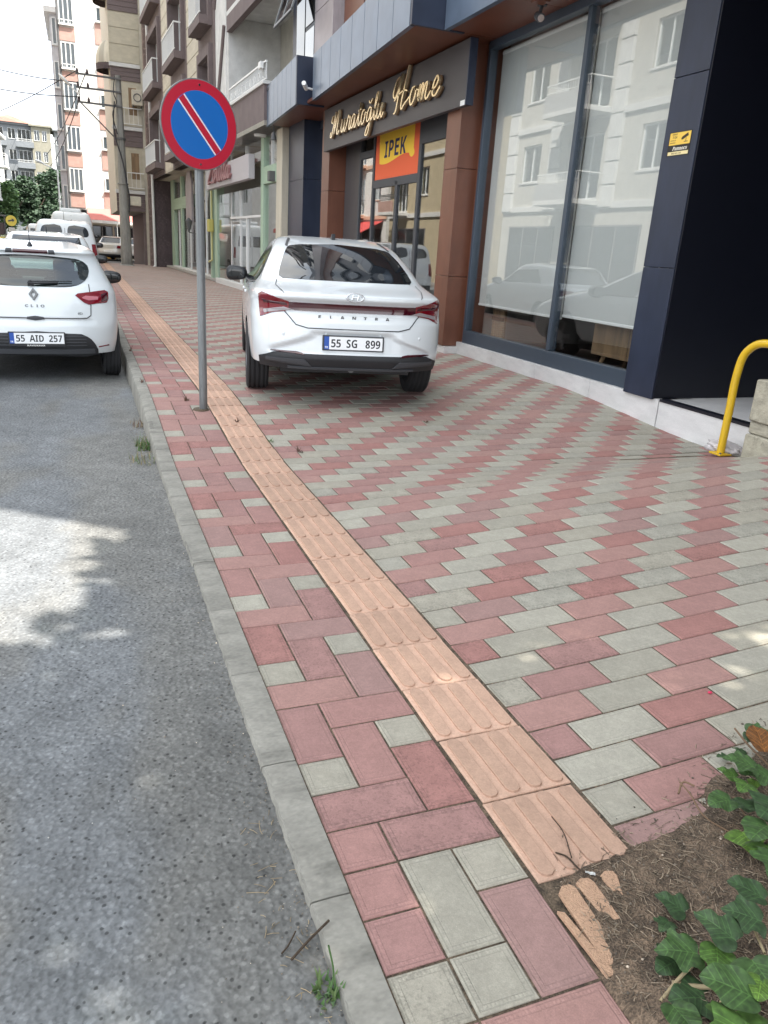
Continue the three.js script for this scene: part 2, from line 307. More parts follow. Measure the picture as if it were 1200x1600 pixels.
{ // field: running bond, each row stepped half a brick so that the two colours run in diagonal zigzags
  const x0 = 1.219, xe = 4.86;
  for (let k = -20; k < 284; k++) {
    const zn = -1.408 - PW * k, zf = zn - PW, off = ((k % 2) + 2) % 2 ? 0.5 : 0;
    for (let j = off ? -1 : 0; ; j++) {
      const s = j + off, a = Math.max(x0, x0 + s * PL), b = Math.min(xe, x0 + (s + 1) * PL);
      if (a >= xe) break;
      if (b - a < 0.03) continue;
      if (zn > soilEdge((a + b) / 2) + 0.35) continue;
      const grey = ((Math.floor(s - k * 0.5 + 1e-6) % 2) + 2) % 2 === 0;
      addPaver(a, b, zf, zn, grey ? 'grey' : 'red');
    }
  }
}
{
  camera.updateMatrixWorld(); const vp = new THREE.Matrix4().multiplyMatrices(camera.projectionMatrix, camera.matrixWorldInverse.copy(camera.matrixWorld).invert());
  for (const p of pavers) { const v = V(p.x, G(p.x, p.z), p.z), n = v.clone().applyMatrix4(vp); p.dist = v.distanceTo(camera.position) + (n.z < 1 && Math.abs(n.x) < 1.08 && Math.abs(n.y) < 1.05 && p.z < 0 ? 0 : 500); }
  pavers.sort((a, b) => a.dist - b.dist);
  const used = { red: 0, grey: 0 }, far = [], colour = new THREE.Color();
  for (const p of pavers) {
    const half = p.w < 0.2, base = half ? paverGeo.half : paverGeo.full, sx = (p.w - JOINT) / ((half ? PW : PL) - JOINT), sz = (p.d - JOINT) / (PW - JOINT), s = seat(p.x, p.z, p.turn, p.z > -9 ? 1 : 0.5);
    if (p.dist < 400 && used[p.col] < 300) {
      used[p.col]++;
      const ms = paverMats[p.col + (half ? 1 : 0)], m = part(pavement, p.col + '_paver' + (half ? '_half' : ''), base, ms[Math.floor(rnd() * ms.length)]);
      m.position.copy(s.p); m.quaternion.copy(s.q); m.scale.set(sx, 1, sz);
    } else {
      const g = base.clone().applyMatrix4(new THREE.Matrix4().compose(s.p, s.q, V(sx, 1, sz))), n = g.attributes.position.count, c = new Float32Array(n * 3), t = (p.col === 'red' ? redTones : greyTones)[Math.floor(rnd() * 5)], k = rr(0.9, 1.08);
      for (let i = 0; i < n; i++) { c[i * 3] = t[0] * k; c[i * 3 + 1] = t[1] * k; c[i * 3 + 2] = t[2] * k; }
      g.setAttribute('color', new THREE.BufferAttribute(c, 3)); far.push(g);
    }
  }
  const m = part(pavement, 'distant_pavers', mergeGeometries(far), std([1, 1, 1], 0.86, { map: T.paver[0], bumpMap: T.paverBump[0], bumpScale: 0.0015, vertexColors: true })); m.userData.kind = 'stuff';
}
{ // guiding strip for blind people: ribbed tiles
  const TW = 0.284, TP = 0.2885;
  function ribbed(worn) {
    const rib = (cx, w, l, h) => { // low bar with round ends
      const s = [], r = w / 2, n = 5; for (let i = 0; i <= n; i++) { const a = Math.PI * i / n; s.push([cx + r * Math.cos(a), l / 2 - r + r * Math.sin(a)]); } for (let i = 0; i <= n; i++) { const a = Math.PI + Math.PI * i / n; s.push([cx + r * Math.cos(a), -l / 2 + r + r * Math.sin(a)]); }
      return metreUV(plateShape(s, h, [], 0.0015).rotateX(-Math.PI / 2), 3);
    };
    return [0, 1, 2, 3].map((i) => rib(-TW / 2 + TW * (i + 0.5) / 4, 0.041, TP - (worn ? 0.06 : 0.022), 0.0055));
  }
  const flat = slab(TW, TP - 0.005, 0.03, 0.003), ribs = asMerged(ribbed(false));
  const tones = [1, 0.94, 1.06, 0.9].map((k) => [std([0.67 * k, 0.435 * k, 0.335 * k], 0.85, { map: T.tile, bumpMap: T.grain, bumpScale: 0.001 }), std([0.545 * k, 0.35 * k, 0.265 * k], 0.8, { map: T.tile, bumpMap: T.grain, bumpScale: 0.001 })]);
  for (let i = 0; i < 138; i++) {
    const z = -1.154 - TP * (i + 0.5), x = 1.068 + (i < 1 ? 0.0 : rr(-0.003, 0.003)), s = seat(x, z, rr(-0.008, 0.008)), k = Math.floor(rnd() * 4);
    const t = part(pavement, 'tactile_tile', flat, tones[k][0]); t.position.copy(s.p); t.position.y += 0.001; t.quaternion.copy(s.q);
    part(t, 'rib', ribs, tones[k][1]);
  }
  // the last tiles lie broken under the soil: loose ribs show
  const shard = (pts, h = 0.007) => metreUV(plateShape(pts, h, [], 0.0015).rotateX(-Math.PI / 2), 3);
  const fragMat = std([0.55, 0.345, 0.235], 0.9, { map: T.tile, bumpMap: T.soil, bumpScale: 0.006 });
  const bits = [[[874, 1396], [878, 1386], [890, 1383], [899, 1388], [984, 1508], [980, 1522], [962, 1526]], [[901, 1380], [907, 1373], [920, 1372], [928, 1378], [968, 1432], [948, 1438]], [[939, 1368], [945, 1361], [957, 1361], [964, 1368], [973, 1396], [966, 1388], [958, 1390]], [[872, 1424], [882, 1426], [962, 1520], [950, 1524]], [[968, 1532], [984, 1526], [1040, 1592], [1028, 1606]], [[988, 1526], [1002, 1525], [1034, 1566], [1030, 1578]], [[1040, 1590], [1050, 1584], [1062, 1604], [1052, 1612]]];
  for (const b of bits) {
    const P = b.map(([x, y]) => onLevel(x, y, 0.012)), c = P.reduce((a, v) => a.add(v), V(0, 0, 0)).divideScalar(P.length);
    const m = part(pavement, 'tactile_fragment', shard(P.map((v) => [v.x - c.x, -(v.z - c.z)])), fragMat); m.position.set(c.x, 0.003, c.z); m.rotation.set(rr(-0.03, 0.03), 0, rr(-0.03, 0.03));
  }
  for (const z of [-0.98, -0.69, -0.40]) { const t = part(pavement, 'tactile_tile', flat, tones[1][0]); t.position.set(1.068, -0.012, z); }
}
{ // kerb of cast stones, chipped along the road edge
  const kerb = new THREE.Group(); kerb.name = 'kerb'; kerb.userData.kind = 'structure'; scene.add(kerb);
  for (let i = -7; i < 82; i++) {
    const z0 = -1.26 - 0.5 * i - 0.003, z1 = z0 - 0.496, N = z0 > -9 ? 26 : 4, rows = [], dx = rr(-0.002, 0.002), dy = rr(-0.002, 0.002), tone = i;
    for (let k = 0; k <= N; k++) {
      const z = lerp(z0, z1, k / N), y = G(0.48, z) + dy + 0.004, e = 0.004 * (fbm(z * 5, 3, 3, 0, 5) - 0.5) + (fbm(z * 60, 8, 3, 0, 6) - 0.5) * 0.008, b = RD(0.4, z) - 0.05, h = y - RD(0.4, z), r = 0.006 + 0.16 * Math.max(0, h - 0.05), end = k === 0 || k === N ? 0.0025 : 0;
      const xo = 0.388 + e + dx;
      rows.push([[0.484, b], [0.484, y - end], [lerp(0.484, xo + r, 0.5), y + 0.001 - end], [xo + r * 1.1, y - 0.001 - end], [xo + r * 0.25, y - r * 0.35 - end], [xo - 0.001, y - r * 1.1 - end], [xo - 0.004, lerp(y - r, b, 0.6)], [xo - 0.006, b]].map(([x, yy]) => [x, yy, z]));
    }
    const p = [], id = [], w = rows[0].length; rows.forEach((r) => r.forEach((v) => p.push(...v)));
    for (let j = 0; j < N; j++) for (let k = 0; k < w - 1; k++) { const a = j * w + k; id.push(a, a + w, a + 1, a + 1, a + w, a + w + 1); }
    for (const [j, f] of [[0, 0], [N, 1]]) for (let k = 1; k < w - 1; k++) id.push(...(f ? [j * w, j * w + k, j * w + k + 1] : [j * w, j * w + k + 1, j * w + k]));
    let g = new THREE.BufferGeometry(); g.setAttribute('position', new THREE.Float32BufferAttribute(p, 3)); g.setIndex(id); g.computeVertexNormals();
    const uv = []; for (const r of rows) r.forEach((v, k) => uv.push(v[2] * 1.6 + tone * 0.37, k * 0.045 + tone * 0.21)); g.setAttribute('uv', new THREE.Float32BufferAttribute(uv, 2));
    part(kerb, 'kerb_stone', toCreasedNormals(g, 0.6), M.kerb);
  }
}
// ---------------------------------------------------------------- bare garden bed at the right
function soilHeight(x, z) { const d = z - soilEdge(x) + 0.09 * (fbm(x * 7, z * 7, 3, 0, 44) - 0.5); return G(x, z) + lerp(-0.03, 0.008, ss(-0.10, 0.05, d)) + 0.05 * ss(0.1, 0.5, d) * (1 + 0.4 * ss(1.2, 1.8, x)) + 0.014 * (fbm(x * 14, z * 14, 3, 0, 45) - 0.5) * ss(-0.05, 0.1, d); }
{
  const p = [], id = [], uv = [], xs = [], zs = [];
  for (let x = 0.8; x < 3.2; x += 0.02) xs.push(x); for (let x = 3.2; x < 5; x += 0.2) xs.push(x);
  for (let z = -1.8; z < 0; z += 0.02) zs.push(z); for (let z = 0; z < 3; z += 0.2) zs.push(z);
  const W = xs.length; for (const z of zs) for (const x of xs) { p.push(x, soilHeight(x, z), z); uv.push(x * 2.2, z * 2.2); }
  for (let j = 0; j < zs.length - 1; j++) for (let i = 0; i < W - 1; i++) { const a = j * W + i; if (Math.max(soilHeight(xs[i], zs[j]) - G(xs[i], zs[j]), soilHeight(xs[i + 1], zs[j + 1]) - G(xs[i + 1], zs[j + 1])) > -0.014) id.push(a, a + W, a + 1, a + 1, a + W, a + W + 1); }
  const g = new THREE.BufferGeometry(); g.setAttribute('position', new THREE.Float32BufferAttribute(p, 3)); g.setAttribute('uv', new THREE.Float32BufferAttribute(uv, 2)); g.setIndex(id); g.computeVertexNormals();
  structure('soil', g, M.soil);
}
// ---------------------------------------------------------------- the navy shop building on the right
// local frame of a facade on the right of the street: X = world z, Y up, Z = out towards the street (-x)
const font = await new FontLoader().loadAsync('fonts/droid/droid_sans_bold.typeface.json');
const FLOOR = 0.28, SOFFIT = 3.95;
const shop = thing('shop_building', 'navy and brown clad shop building with tall display windows along the pavement', 'building', [4.95, 0, 0], -Math.PI / 2);
{
  const P = (n, g, m, l) => part(shop, n, g, m, l);
  // plinth of white stone slabs
  const plinth = (x0, x1, z, h, n) => { const w = (x1 - x0) / n; for (let i = 0; i < n; i++) P('plinth_slab', cbox(x0 + i * w + 0.002, x0 + (i + 1) * w - 0.002, -0.05, h, -0.4, z, 0.004), M.marble); };
  plinth(-9.70, -5.47, 0.10, FLOOR, 4); plinth(-5.46, -0.25, 0.10, FLOOR - 0.01, 4); plinth(-16.3, -9.72, 0.03, 0.22, 6); plinth(-18.5, -16.3, 0.03, 0.3, 2);
  P('step_trim', box(-5.45, -0.25, FLOOR - 0.012, FLOOR + 0.012, 0.02, 0.108), M.black);
  P('entrance_floor', box(-5.53, -0.25, FLOOR - 0.03, FLOOR, -4, 0.02), M.marble);
  // dark entrance bay: side wall, back wall, ceiling
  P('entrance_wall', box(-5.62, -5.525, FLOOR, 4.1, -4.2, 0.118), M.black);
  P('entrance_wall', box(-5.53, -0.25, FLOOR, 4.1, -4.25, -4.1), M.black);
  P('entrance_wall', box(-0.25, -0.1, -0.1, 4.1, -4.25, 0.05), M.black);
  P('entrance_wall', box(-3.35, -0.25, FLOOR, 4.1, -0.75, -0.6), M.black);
  // navy corner pilaster in stacked panels
  for (const [a, b] of [[0.27, 1.42], [1.425, 2.95], [2.955, 4.3]]) P('pilaster_panel', cbox(-5.95, -5.54, a, b, -0.35, 0.13, 0.004), M.navy);
  // display window
  const frame = (x0, x1, y0, y1, z0 = -0.06, z1 = 0.05) => P('window_frame', cbox(x0, x1, y0, y1, z0, z1, 0.006), M.slate);
  frame(-9.62, -5.96, FLOOR, 0.45); frame(-9.62, -5.96, 3.86, 3.955); frame(-9.62, -9.555, 0.45, 3.86); frame(-7.54, -7.475, 0.45, 3.86, -0.07, 0.03); frame(-6.03, -5.965, 0.45, 3.86);
  P('window_pane', box(-9.555, -7.54, 0.45, 3.86, -0.004, 0.004), M.glass); P('window_pane', box(-7.475, -6.03, 0.45, 3.86, -0.004, 0.004), M.glass);
  // brown pillars, each of three cladding panels
  for (const [a, b] of [[-10.12, -9.70], [-16.0, -15.5]]) for (const [y0, y1] of [[0.22, 1.15], [1.155, 2.5], [2.505, 4.0]]) P('pillar_panel', cbox(a, b, y0, y1, -0.3, 0.31, 0.004), M.brown);
  P('pillar_base', cbox(-10.1, -9.66, -0.05, 0.215, -0.3, 0.295, 0.003), M.marble); P('pillar_base', cbox(-15.98, -15.46, -0.05, 0.215, -0.3, 0.295, 0.003), M.marble);
  P('pillar_return', box(-9.70, -9.62, FLOOR, 3.955, -0.2, 0.02), M.brown);
  // door bay
  const dz = -0.02, fr = (x0, x1, y0, y1, w = 0.03) => P('door_frame', cbox(x0, x1, y0, y1, dz - w, dz + w, 0.004), M.plasticGrey);
  P('bay_panel', cbox(-15.46, -14.55, 0.2, 3.4, -0.12, dz, 0.004), M.signGrey);
  fr(-14.55, -14.48, 0.2, 3.45); fr(-13.80, -13.72, 0.2, 3.45); fr(-12.66, -12.56, 0.2, 2.55); fr(-11.74, -11.64, 0.2, 3.45); fr(-10.2, -10.12, 0.2, 3.45);
  fr(-14.48, -13.80, 3.0, 3.12); fr(-13.72, -11.74, 2.47, 2.6); fr(-13.72, -12.66, 0.2, 0.32); fr(-12.56, -11.74, 0.2, 0.32); fr(-14.48, -13.8, 0.2, 0.3); fr(-11.64, -10.2, 0.2, 0.3); fr(-11.64, -10.2, 3.0, 3.45); fr(-13.72, -11.74, 3.38, 3.45);
  for (const [a, b, c, d] of [[-14.48, -13.8, 0.3, 3.0], [-13.72, -12.66, 0.32, 2.47], [-12.56, -11.74, 0.32, 2.47], [-11.64, -10.2, 0.3, 3.0], [-13.72, -11.74, 2.6, 3.38]]) P('door_pane', box(a, b, c, d, dz - 0.004, dz + 0.004), M.glass);
  const hnd = (x) => P('door_handle', [rod(V(x, 1.0, dz + 0.075), V(x, 1.45, dz + 0.075), 0.014, 10), rod(V(x, 1.05, dz), V(x, 1.05, dz + 0.075), 0.01), rod(V(x, 1.4, dz), V(x, 1.4, dz + 0.075), 0.01)], M.dim);
  hnd(-12.72); hnd(-12.50);
  P('transom_panel', box(-15.46, -10.12, 3.45, 4.0, -0.15, dz), M.signGrey);
  // last display window and navy pillar before the neighbour
  frame(-17.1, -16.05, 0.3, 0.42); frame(-17.1, -16.05, 3.8, 3.955); frame(-16.62, -16.56, 0.42, 3.8);
  P('window_pane', box(-17.1, -16.0, 0.42, 3.8, -0.004, 0.004), M.glass);
  for (const [a, b] of [[0.12, 1.3], [1.305, 2.8], [2.805, 4.0]]) P('pilaster_panel', cbox(-18.4, -17.1, a, b, -0.3, 0.4, 0.004), M.navy);
  // rooms behind the glass
  P('shop_floor', box(-18.4, -5.62, 0.16, FLOOR - 0.02, -4.2, -0.09), M.woodDark);
  P('room_wall', box(-18.4, -5.6, 0.1, 4.1, -4.35, -4.2), M.room); P('room_wall', box(-18.45, -18.3, 0.1, 4.1, -4.2, -0.3), M.room); P('room_wall', box(-10.0, -9.9, 0.2, 4.1, -4.2, -0.3), M.room);
  P('shop_ceiling', box(-18.45, -5.6, 3.97, 4.1, -4.2, -0.06), M.room);
  // soffit boards under the canopies
  { const cuts = [-0.25, -3.2, -5.6, -8.0, -9.44]; for (let i = 0; i < 4; i++) P('soffit_panel', box(cuts[i + 1] + 0.004, cuts[i] - 0.004, SOFFIT, SOFFIT + 0.05, -0.06, 0.745), M.brownSoffit);
    for (const [a, b, z0, z1] of [[-11.9, -9.448, 1.02, 1.17], [-14.3, -11.904, 0.87, 1.01], [-15.3, -14.304, 0.83, 0.86], [-18.5, -15.304, 0.86, 1.02]]) P('soffit_panel', plateShape([[a, -0.06], [b, -0.06], [b, z1], [a, z0]], 0.05).rotateX(Math.PI / 2).translate(0, SOFFIT + 0.05, 0), M.brownSoffit); }
  P('soffit_cable_box', cbox(-7.9, -7.75, SOFFIT - 0.05, SOFFIT, 0.35, 0.5, 0.01), M.brownSoffit);
  // canopies of folded metal panels
  const run = (xa, za, xb, zb, y0, y1, n, mat) => { for (let i = 0; i < n; i++) { const a = i / n, b = (i + 1) / n, g = plateShape([[lerp(xa, xb, a) + 0.008, lerp(za, zb, a)], [lerp(xa, xb, b) - 0.008, lerp(za, zb, b)], [lerp(xa, xb, b) - 0.004, lerp(za, zb, b) - 0.06], [lerp(xa, xb, a) + 0.004, lerp(za, zb, a) - 0.06]], y1 - y0, [], 0.002).rotateX(Math.PI / 2).translate(0, y1, 0); P('canopy_panel', g, mat); } };
  run(-14.85, 0.86, -9.47, 1.19, SOFFIT - 0.015, 4.66, 8, M.navyMetal);
  run(-9.40, 0.77, -0.25, 0.77, SOFFIT - 0.015, 4.66, 6, M.navyMetal);
  run(-18.6, 0.88, -15.36, 1.04, SOFFIT - 0.03, 4.72, 7, M.navyMetal);
  P('canopy_end', cbox(-9.46, -9.405, SOFFIT - 0.015, 4.66, 0.5, 1.192, 0.003), M.navy); P('canopy_end', cbox(-15.35, -15.30, SOFFIT - 0.03, 4.72, 0.5, 1.042, 0.003), M.navy);
  P('canopy_top', [box(-14.85, -9.44, 4.58, 4.63, 0.2, 0.86), box(-9.44, -0.25, 4.58, 4.63, 0.2, 0.74), box(-18.6, -15.35, 4.62, 4.67, 0.2, 0.9)], M.navy);
  // upper storeys
  P('upper_wall', box(-18.6, -0.2, 4.1, 16.5, -9, 0.30), M.navy);
  for (let fl = 0; fl < 3; fl++) { const y = 4.72 + fl * 3.1, up = (n, x0, x1, y0, y1, z1, m) => P(n, cbox(x0, x1, y0, y1, 0.302, z1, 0.004), m);
    up('cladding_panel', -15.9, -14.72, y - 0.05, y + 0.85, 0.56, M.lavender); up('cladding_panel', -15.9, -14.72, y + 0.86, y + 3.03, 0.56, M.lavender);
    up('cladding_panel', -14.7, -13.65, y - 0.05, y + 0.95, 0.36, M.brown); up('cladding_panel', -14.7, -13.65, y + 0.96, y + 3.03, 0.36, M.brown);
    for (const [a, b] of [[-13.6, -12.6], [-12.2, -10.8], [-10.3, -8.6], [-7, -5], [-4, -2]]) { up('window_frame', a, b, y + 0.1, y + 2.2, 0.36, M.slate); up('window_pane', a + 0.06, b - 0.06, y + 0.16, y + 2.14, 0.372, M.glassMirror); }
    up('window_frame', -17.55, -16.05, y - 0.05, y + 2.3, 0.50, M.slate); up('window_pane', -16.75, -16.12, y - 0.02, y + 0.72, 0.512, M.glassMirror); up('window_pane', -17.45, -16.82, y - 0.02, y + 2.2, 0.512, M.glassDark); up('window_pane', -16.75, -16.12, y + 0.8, y + 2.2, 0.512, M.glassDark);
  }
  // an awning sash standing open
  const sash = P('open_sash', [cbox(-17.5, -16.05, -0.03, 0.03, -0.02, 0.02), cbox(-17.5, -17.44, -1.4, 0, -0.02, 0.02), cbox(-16.11, -16.05, -1.4, 0, -0.02, 0.02), cbox(-17.5, -16.05, -1.43, -1.37, -0.02, 0.02), cbox(-16.8, -16.75, -1.4, 0, -0.015, 0.015)], M.dim); sash.position.set(0, 6.95, 0.53); sash.rotation.x = -0.32;
  part(sash, 'pane', box(-17.44, -16.11, -1.37, -0.03, -0.004, 0.004), M.glassDark);
}
// ---------------------------------------------------------------- things on and in the shop
const facade = (name, label, cat, X, Y, Z, group) => thing(name, label, cat, [4.95 - Z, Y, X], -Math.PI / 2, group);
{ // roller blinds
  const blind = (x0, x1, yb, label) => { const t = facade('roller_blind', label, 'blind', (x0 + x1) / 2, yb, -0.11), w = (x1 - x0) / 2 - 0.01;
    part(t, 'fabric', box(-w, w, 0.02, 3.86 - yb, -0.002, 0.002), M.blind); part(t, 'bottom_bar', cbox(-w, w, 0, 0.03, -0.012, 0.012), M.rail); part(t, 'roller', cyl(0.03, 0.03, 2 * w, 12).rotateZ(Math.PI / 2).translate(0, 3.83 - yb, -0.02), M.rail); };
  blind(-9.53, -7.50, 0.80, 'pale roller blind in the display window half beside the brown pillar'); blind(-7.50, -6.0, 0.83, 'pale roller blind in the display window half beside the navy pilaster');
  const s = facade('sideboard', 'low light wood sideboard on splayed legs inside the display window', 'cabinet', -6.55, 0.27, -0.55);
  part(s, 'cabinet_body', cbox(-0.62, 0.62, 0.2, 0.62, -0.22, 0.22), M.wood); for (const x of [-0.5, 0.5]) for (const z of [-0.16, 0.16]) part(s, 'leg', rod(V(x * 0.9, 0.21, z), V(x * 1.05, 0.0, z * 1.1), 0.022, 8, 0.03), M.wood); part(s, 'door_gap', box(-0.004, 0.004, 0.22, 0.6, 0.218, 0.222), M.woodDark);
  const b = facade('wooden_panel', 'upright light wood panel leaning inside the display window corner', 'panel', -9.25, 0.27, -0.3); part(b, 'board', cbox(-0.16, 0.16, 0, 0.75, -0.02, 0.02), M.wood); part(b, 'batten', cbox(-0.16, 0.16, 0.35, 0.4, 0.02, 0.035), M.woodDark);
}
{ // sticker
  const t = facade('camera_sticker', 'yellow and black camera warning sticker on the navy pilaster', 'sticker', -5.745, 2.43, 0.131);
  const tex = canvasTex(256, 192, (c, w, h) => {
    c.fillStyle = '#14110c'; c.fillRect(0, 0, w, h); c.fillStyle = '#e2bb4e'; c.fillRect(8, 6, w - 16, 98); c.fillStyle = '#e0cf9a'; c.fillRect(10, 156, w - 20, 28);
    c.fillStyle = '#2a1d08'; c.font = 'bold 17px sans-serif'; c.fillText('DİKKAT', 34, 26); c.font = 'bold 26px sans-serif'; c.fillText('7/24', 40, 52); c.font = 'bold 13px sans-serif'; c.fillText('GÜVENLİK', 18, 72); c.fillText('KAMERASI', 18, 90);
    c.save(); c.translate(190, 42); c.rotate(-0.42); c.fillRect(-38, -13, 70, 25); c.fillRect(-48, -8, 12, 16); c.restore(); c.fillRect(196, 55, 6, 30); c.fillRect(178, 82, 44, 5);
    c.fillStyle = '#efe9d8'; c.font = 'italic bold 40px serif'; c.fillText('Pannocs', 56, 146); c.fillStyle = '#2a1d08'; c.font = 'bold 18px sans-serif'; c.fillText('0362 431 2 35', 52, 177);
  });
  part(t, 'sticker_face', new THREE.BoxGeometry(0.27, 0.19, 0.002), [M.black, M.black, M.black, M.black, std(0xffffff, 0.5, { map: tex }), M.black]);
}
{ // poster over the door
  const tex = canvasTex(512, 256, (c, w, h) => {
    c.fillStyle = '#dd6038'; c.fillRect(0, 0, w, h); c.fillStyle = '#f0c53e'; c.beginPath(); c.moveTo(40, 0); c.lineTo(450, 0); c.lineTo(448, 130); c.quadraticCurveTo(474, 162, 434, 172); c.quadraticCurveTo(408, 170, 402, 150); c.bezierCurveTo(300, 130, 180, 200, 52, 172); c.closePath(); c.fill();
    c.fillStyle = '#1f2350'; c.font = 'bold 118px sans-serif'; c.save(); c.transform(1, 0, -0.08, 1, 0, 0); c.fillText('IPEK', 116, 146); c.restore();
  });
  const t = facade('door_poster', 'orange and yellow poster in the glass above the shop door', 'poster', -12.73, 2.99, -0.012);
  part(t, 'poster_sheet', new THREE.BoxGeometry(1.96, 0.77, 0.004), [M.rail, M.rail, M.rail, M.rail, std(0xffffff, 0.7, { map: tex }), M.rail]);
}
// strokes of handwritten lettering: each letter a list of polylines, x height 1
const SCRIPT = {
  M: [1.75, [[0.0, 0.35], [-0.12, 0.0], [0.1, -0.1], [0.3, 0.5], [0.55, 1.75], [0.6, 1.4], [0.55, 0.1]], [[0.58, 0.15], [0.85, 1.1], [1.1, 1.8], [1.15, 1.4], [1.1, 0.1], [1.25, -0.02], [1.5, 0.25]], [[0.3, 1.5], [0.05, 1.45], [-0.1, 1.1], [0.12, 0.95]]],
  u: [0.95, [[0, 0.3], [0.12, 0.95], [0.1, 0.2], [0.28, 0.0], [0.5, 0.35], [0.62, 0.95], [0.6, 0.15], [0.72, 0.0], [0.95, 0.3]]],
  r: [0.75, [[0, 0.3], [0.2, 0.95], [0.26, 1.08], [0.34, 0.9], [0.55, 0.88], [0.5, 0.2], [0.6, 0.0], [0.8, 0.3]]],
  a: [0.95, [[0.6, 0.8], [0.38, 0.98], [0.08, 0.6], [0.12, 0.08], [0.36, 0.1], [0.62, 0.9], [0.6, 0.15], [0.72, 0.0], [0.95, 0.3]]],
  t: [0.65, [[0, 0.3], [0.28, 1.0], [0.36, 1.6], [0.28, 0.25], [0.4, 0.0], [0.65, 0.3]], [[0.08, 1.05], [0.58, 1.1]]],
  o: [0.85, [[0.5, 0.95], [0.2, 0.9], [0.06, 0.4], [0.25, 0.0], [0.5, 0.2], [0.58, 0.7], [0.45, 0.95], [0.6, 0.75], [0.85, 0.7]]],
  g: [0.95, [[0.58, 0.85], [0.36, 0.98], [0.08, 0.6], [0.14, 0.1], [0.38, 0.12], [0.62, 0.9], [0.58, -0.2], [0.4, -0.85], [0.12, -0.8], [0.2, -0.45], [0.95, 0.3]], [[0.1, 1.45], [0.35, 1.25], [0.62, 1.48]]],
  l: [0.5, [[0, 0.3], [0.3, 1.2], [0.36, 1.75], [0.22, 1.7], [0.16, 0.3], [0.28, 0.0], [0.5, 0.3]]],
  H: [1.75, [[0.3, 1.9], [0.02, 1.75], [-0.2, 1.0], [0.05, 0.75], [0.4, 1.3], [0.5, 2.0], [0.45, 1.0], [0.3, -0.1], [0.1, -0.15]], [[1.15, 2.35], [1.0, 1.2], [0.9, 0.1], [1.0, -0.05], [1.2, 0.15], [1.75, 0.5]], [[0.0, 0.6], [0.4, 0.85], [1.0, 1.0], [1.4, 0.9]]],
  m: [1.35, [[0, 0.3], [0.16, 0.95], [0.14, 0.05], [0.32, 0.85], [0.45, 0.95], [0.46, 0.05], [0.68, 0.85], [0.82, 0.9], [0.82, 0.15], [0.95, 0.0], [1.3, 0.35]]],
  e: [0.8, [[0.05, 0.35], [0.4, 0.5], [0.52, 0.8], [0.36, 1.0], [0.12, 0.65], [0.16, 0.12], [0.4, 0.0], [0.8, 0.4]]],
  Z: [1.2, [[0.1, 1.6], [0.5, 1.8], [1.0, 1.7], [0.55, 0.9], [0.0, 0.05], [0.5, 0.12], [1.0, 0.0]]],
  i: [0.5, [[0, 0.3], [0.14, 0.95], [0.12, 0.15], [0.24, 0.0], [0.5, 0.3]], [[0.16, 1.35], [0.2, 1.42]]],
};
function ribbon(pts, w0, depth, slant = 0.28) { // broad-nibbed stroke of real thickness
  const c = new THREE.CatmullRomCurve3(pts.map(([x, y]) => V(x + y * slant, y, 0)), false, 'centripetal'), n = Math.max(8, pts.length * 5), L = c.getSpacedPoints(n), P = [], I = [];
  L.forEach((p, i) => { const a = L[Math.max(0, i - 1)], b = L[Math.min(n, i + 1)], t = b.clone().sub(a).normalize(), w = w0 * (0.45 + 0.75 * Math.abs(t.y)) * (i === 0 || i === n ? 0.5 : 1) / 2; for (const z of [0, depth]) for (const s of [-1, 1]) P.push(p.x - t.y * w * s, p.y + t.x * w * s, z); });
  for (let i = 0; i < n; i++) { const a = i * 4, b = a + 4; const q = (x, y, z, u) => I.push(x, y, z, x, z, u); q(a + 2, a + 3, b + 3, b + 2); q(a, b, b + 1, a + 1); q(a + 2, b + 2, b, a); q(a + 3, a + 1, b + 1, b + 3); }
  I.push(0, 1, 3, 0, 3, 2, n * 4, n * 4 + 3, n * 4 + 1, n * 4, n * 4 + 2, n * 4 + 3);
  const g = new THREE.BufferGeometry(); g.setAttribute('position', new THREE.Float32BufferAttribute(P, 3)); g.setIndex(I); const o = g.toNonIndexed(); o.computeVertexNormals(); return o;
}
function script(parent, text, size, sx, w, depth, mat, x, y, z, back, name = 'letter') {
  for (const ch of text) { const gl = SCRIPT[ch === 'ğ' ? 'g' : ch]; const m = part(parent, name, gl.slice(1).map((s) => ribbon(s.map(([a, b]) => [a * sx, b]), w, depth / size)), mat); m.position.set(x, y, z); m.scale.setScalar(size); if (back) part(m, 'letter_return', gl.slice(1).map((s) => ribbon(s.map(([a, b]) => [a * sx, b]), w * 1.5, 0.1).translate(0.02, -0.02, -0.11)), back); x += gl[0] * sx * size; }
  return x;
}
{
  const t = facade('shop_sign', 'dark grey shop fascia sign with raised golden script lettering', 'sign', -12.5, 3.55, 0.32);
  part(t, 'sign_face', cbox(-3.1, 3.06, -0.36, 0.37, 0.0, 0.08, 0.004), M.signGrey); part(t, 'sign_end', cbox(3.062, 3.085, -0.36, 0.37, -0.02, 0.085, 0.003), M.navy);
  let x = script(t, 'Muratoğlu', 0.215, 1.54, 0.16, 0.03, M.gold, -2.42, -0.16, 0.12, M.goldSide); x = -0.05; script(t, 'Home', 0.225, 1.55, 0.16, 0.03, M.gold, 0.74, -0.15, 0.12, M.goldSide);
  for (const px of [-2.2, -1.6, -1.0, -0.4, 0.1, 1.0, 1.6, 2.1]) part(t, 'stand_off', rod(V(px, -0.06, 0.08), V(px, -0.06, 0.125), 0.012), M.goldSide);
  part(t, 'corner_cap', cbox(2.93, 3.05, -0.36, -0.30, 0.08, 0.086, 0.002), M.rail);
}
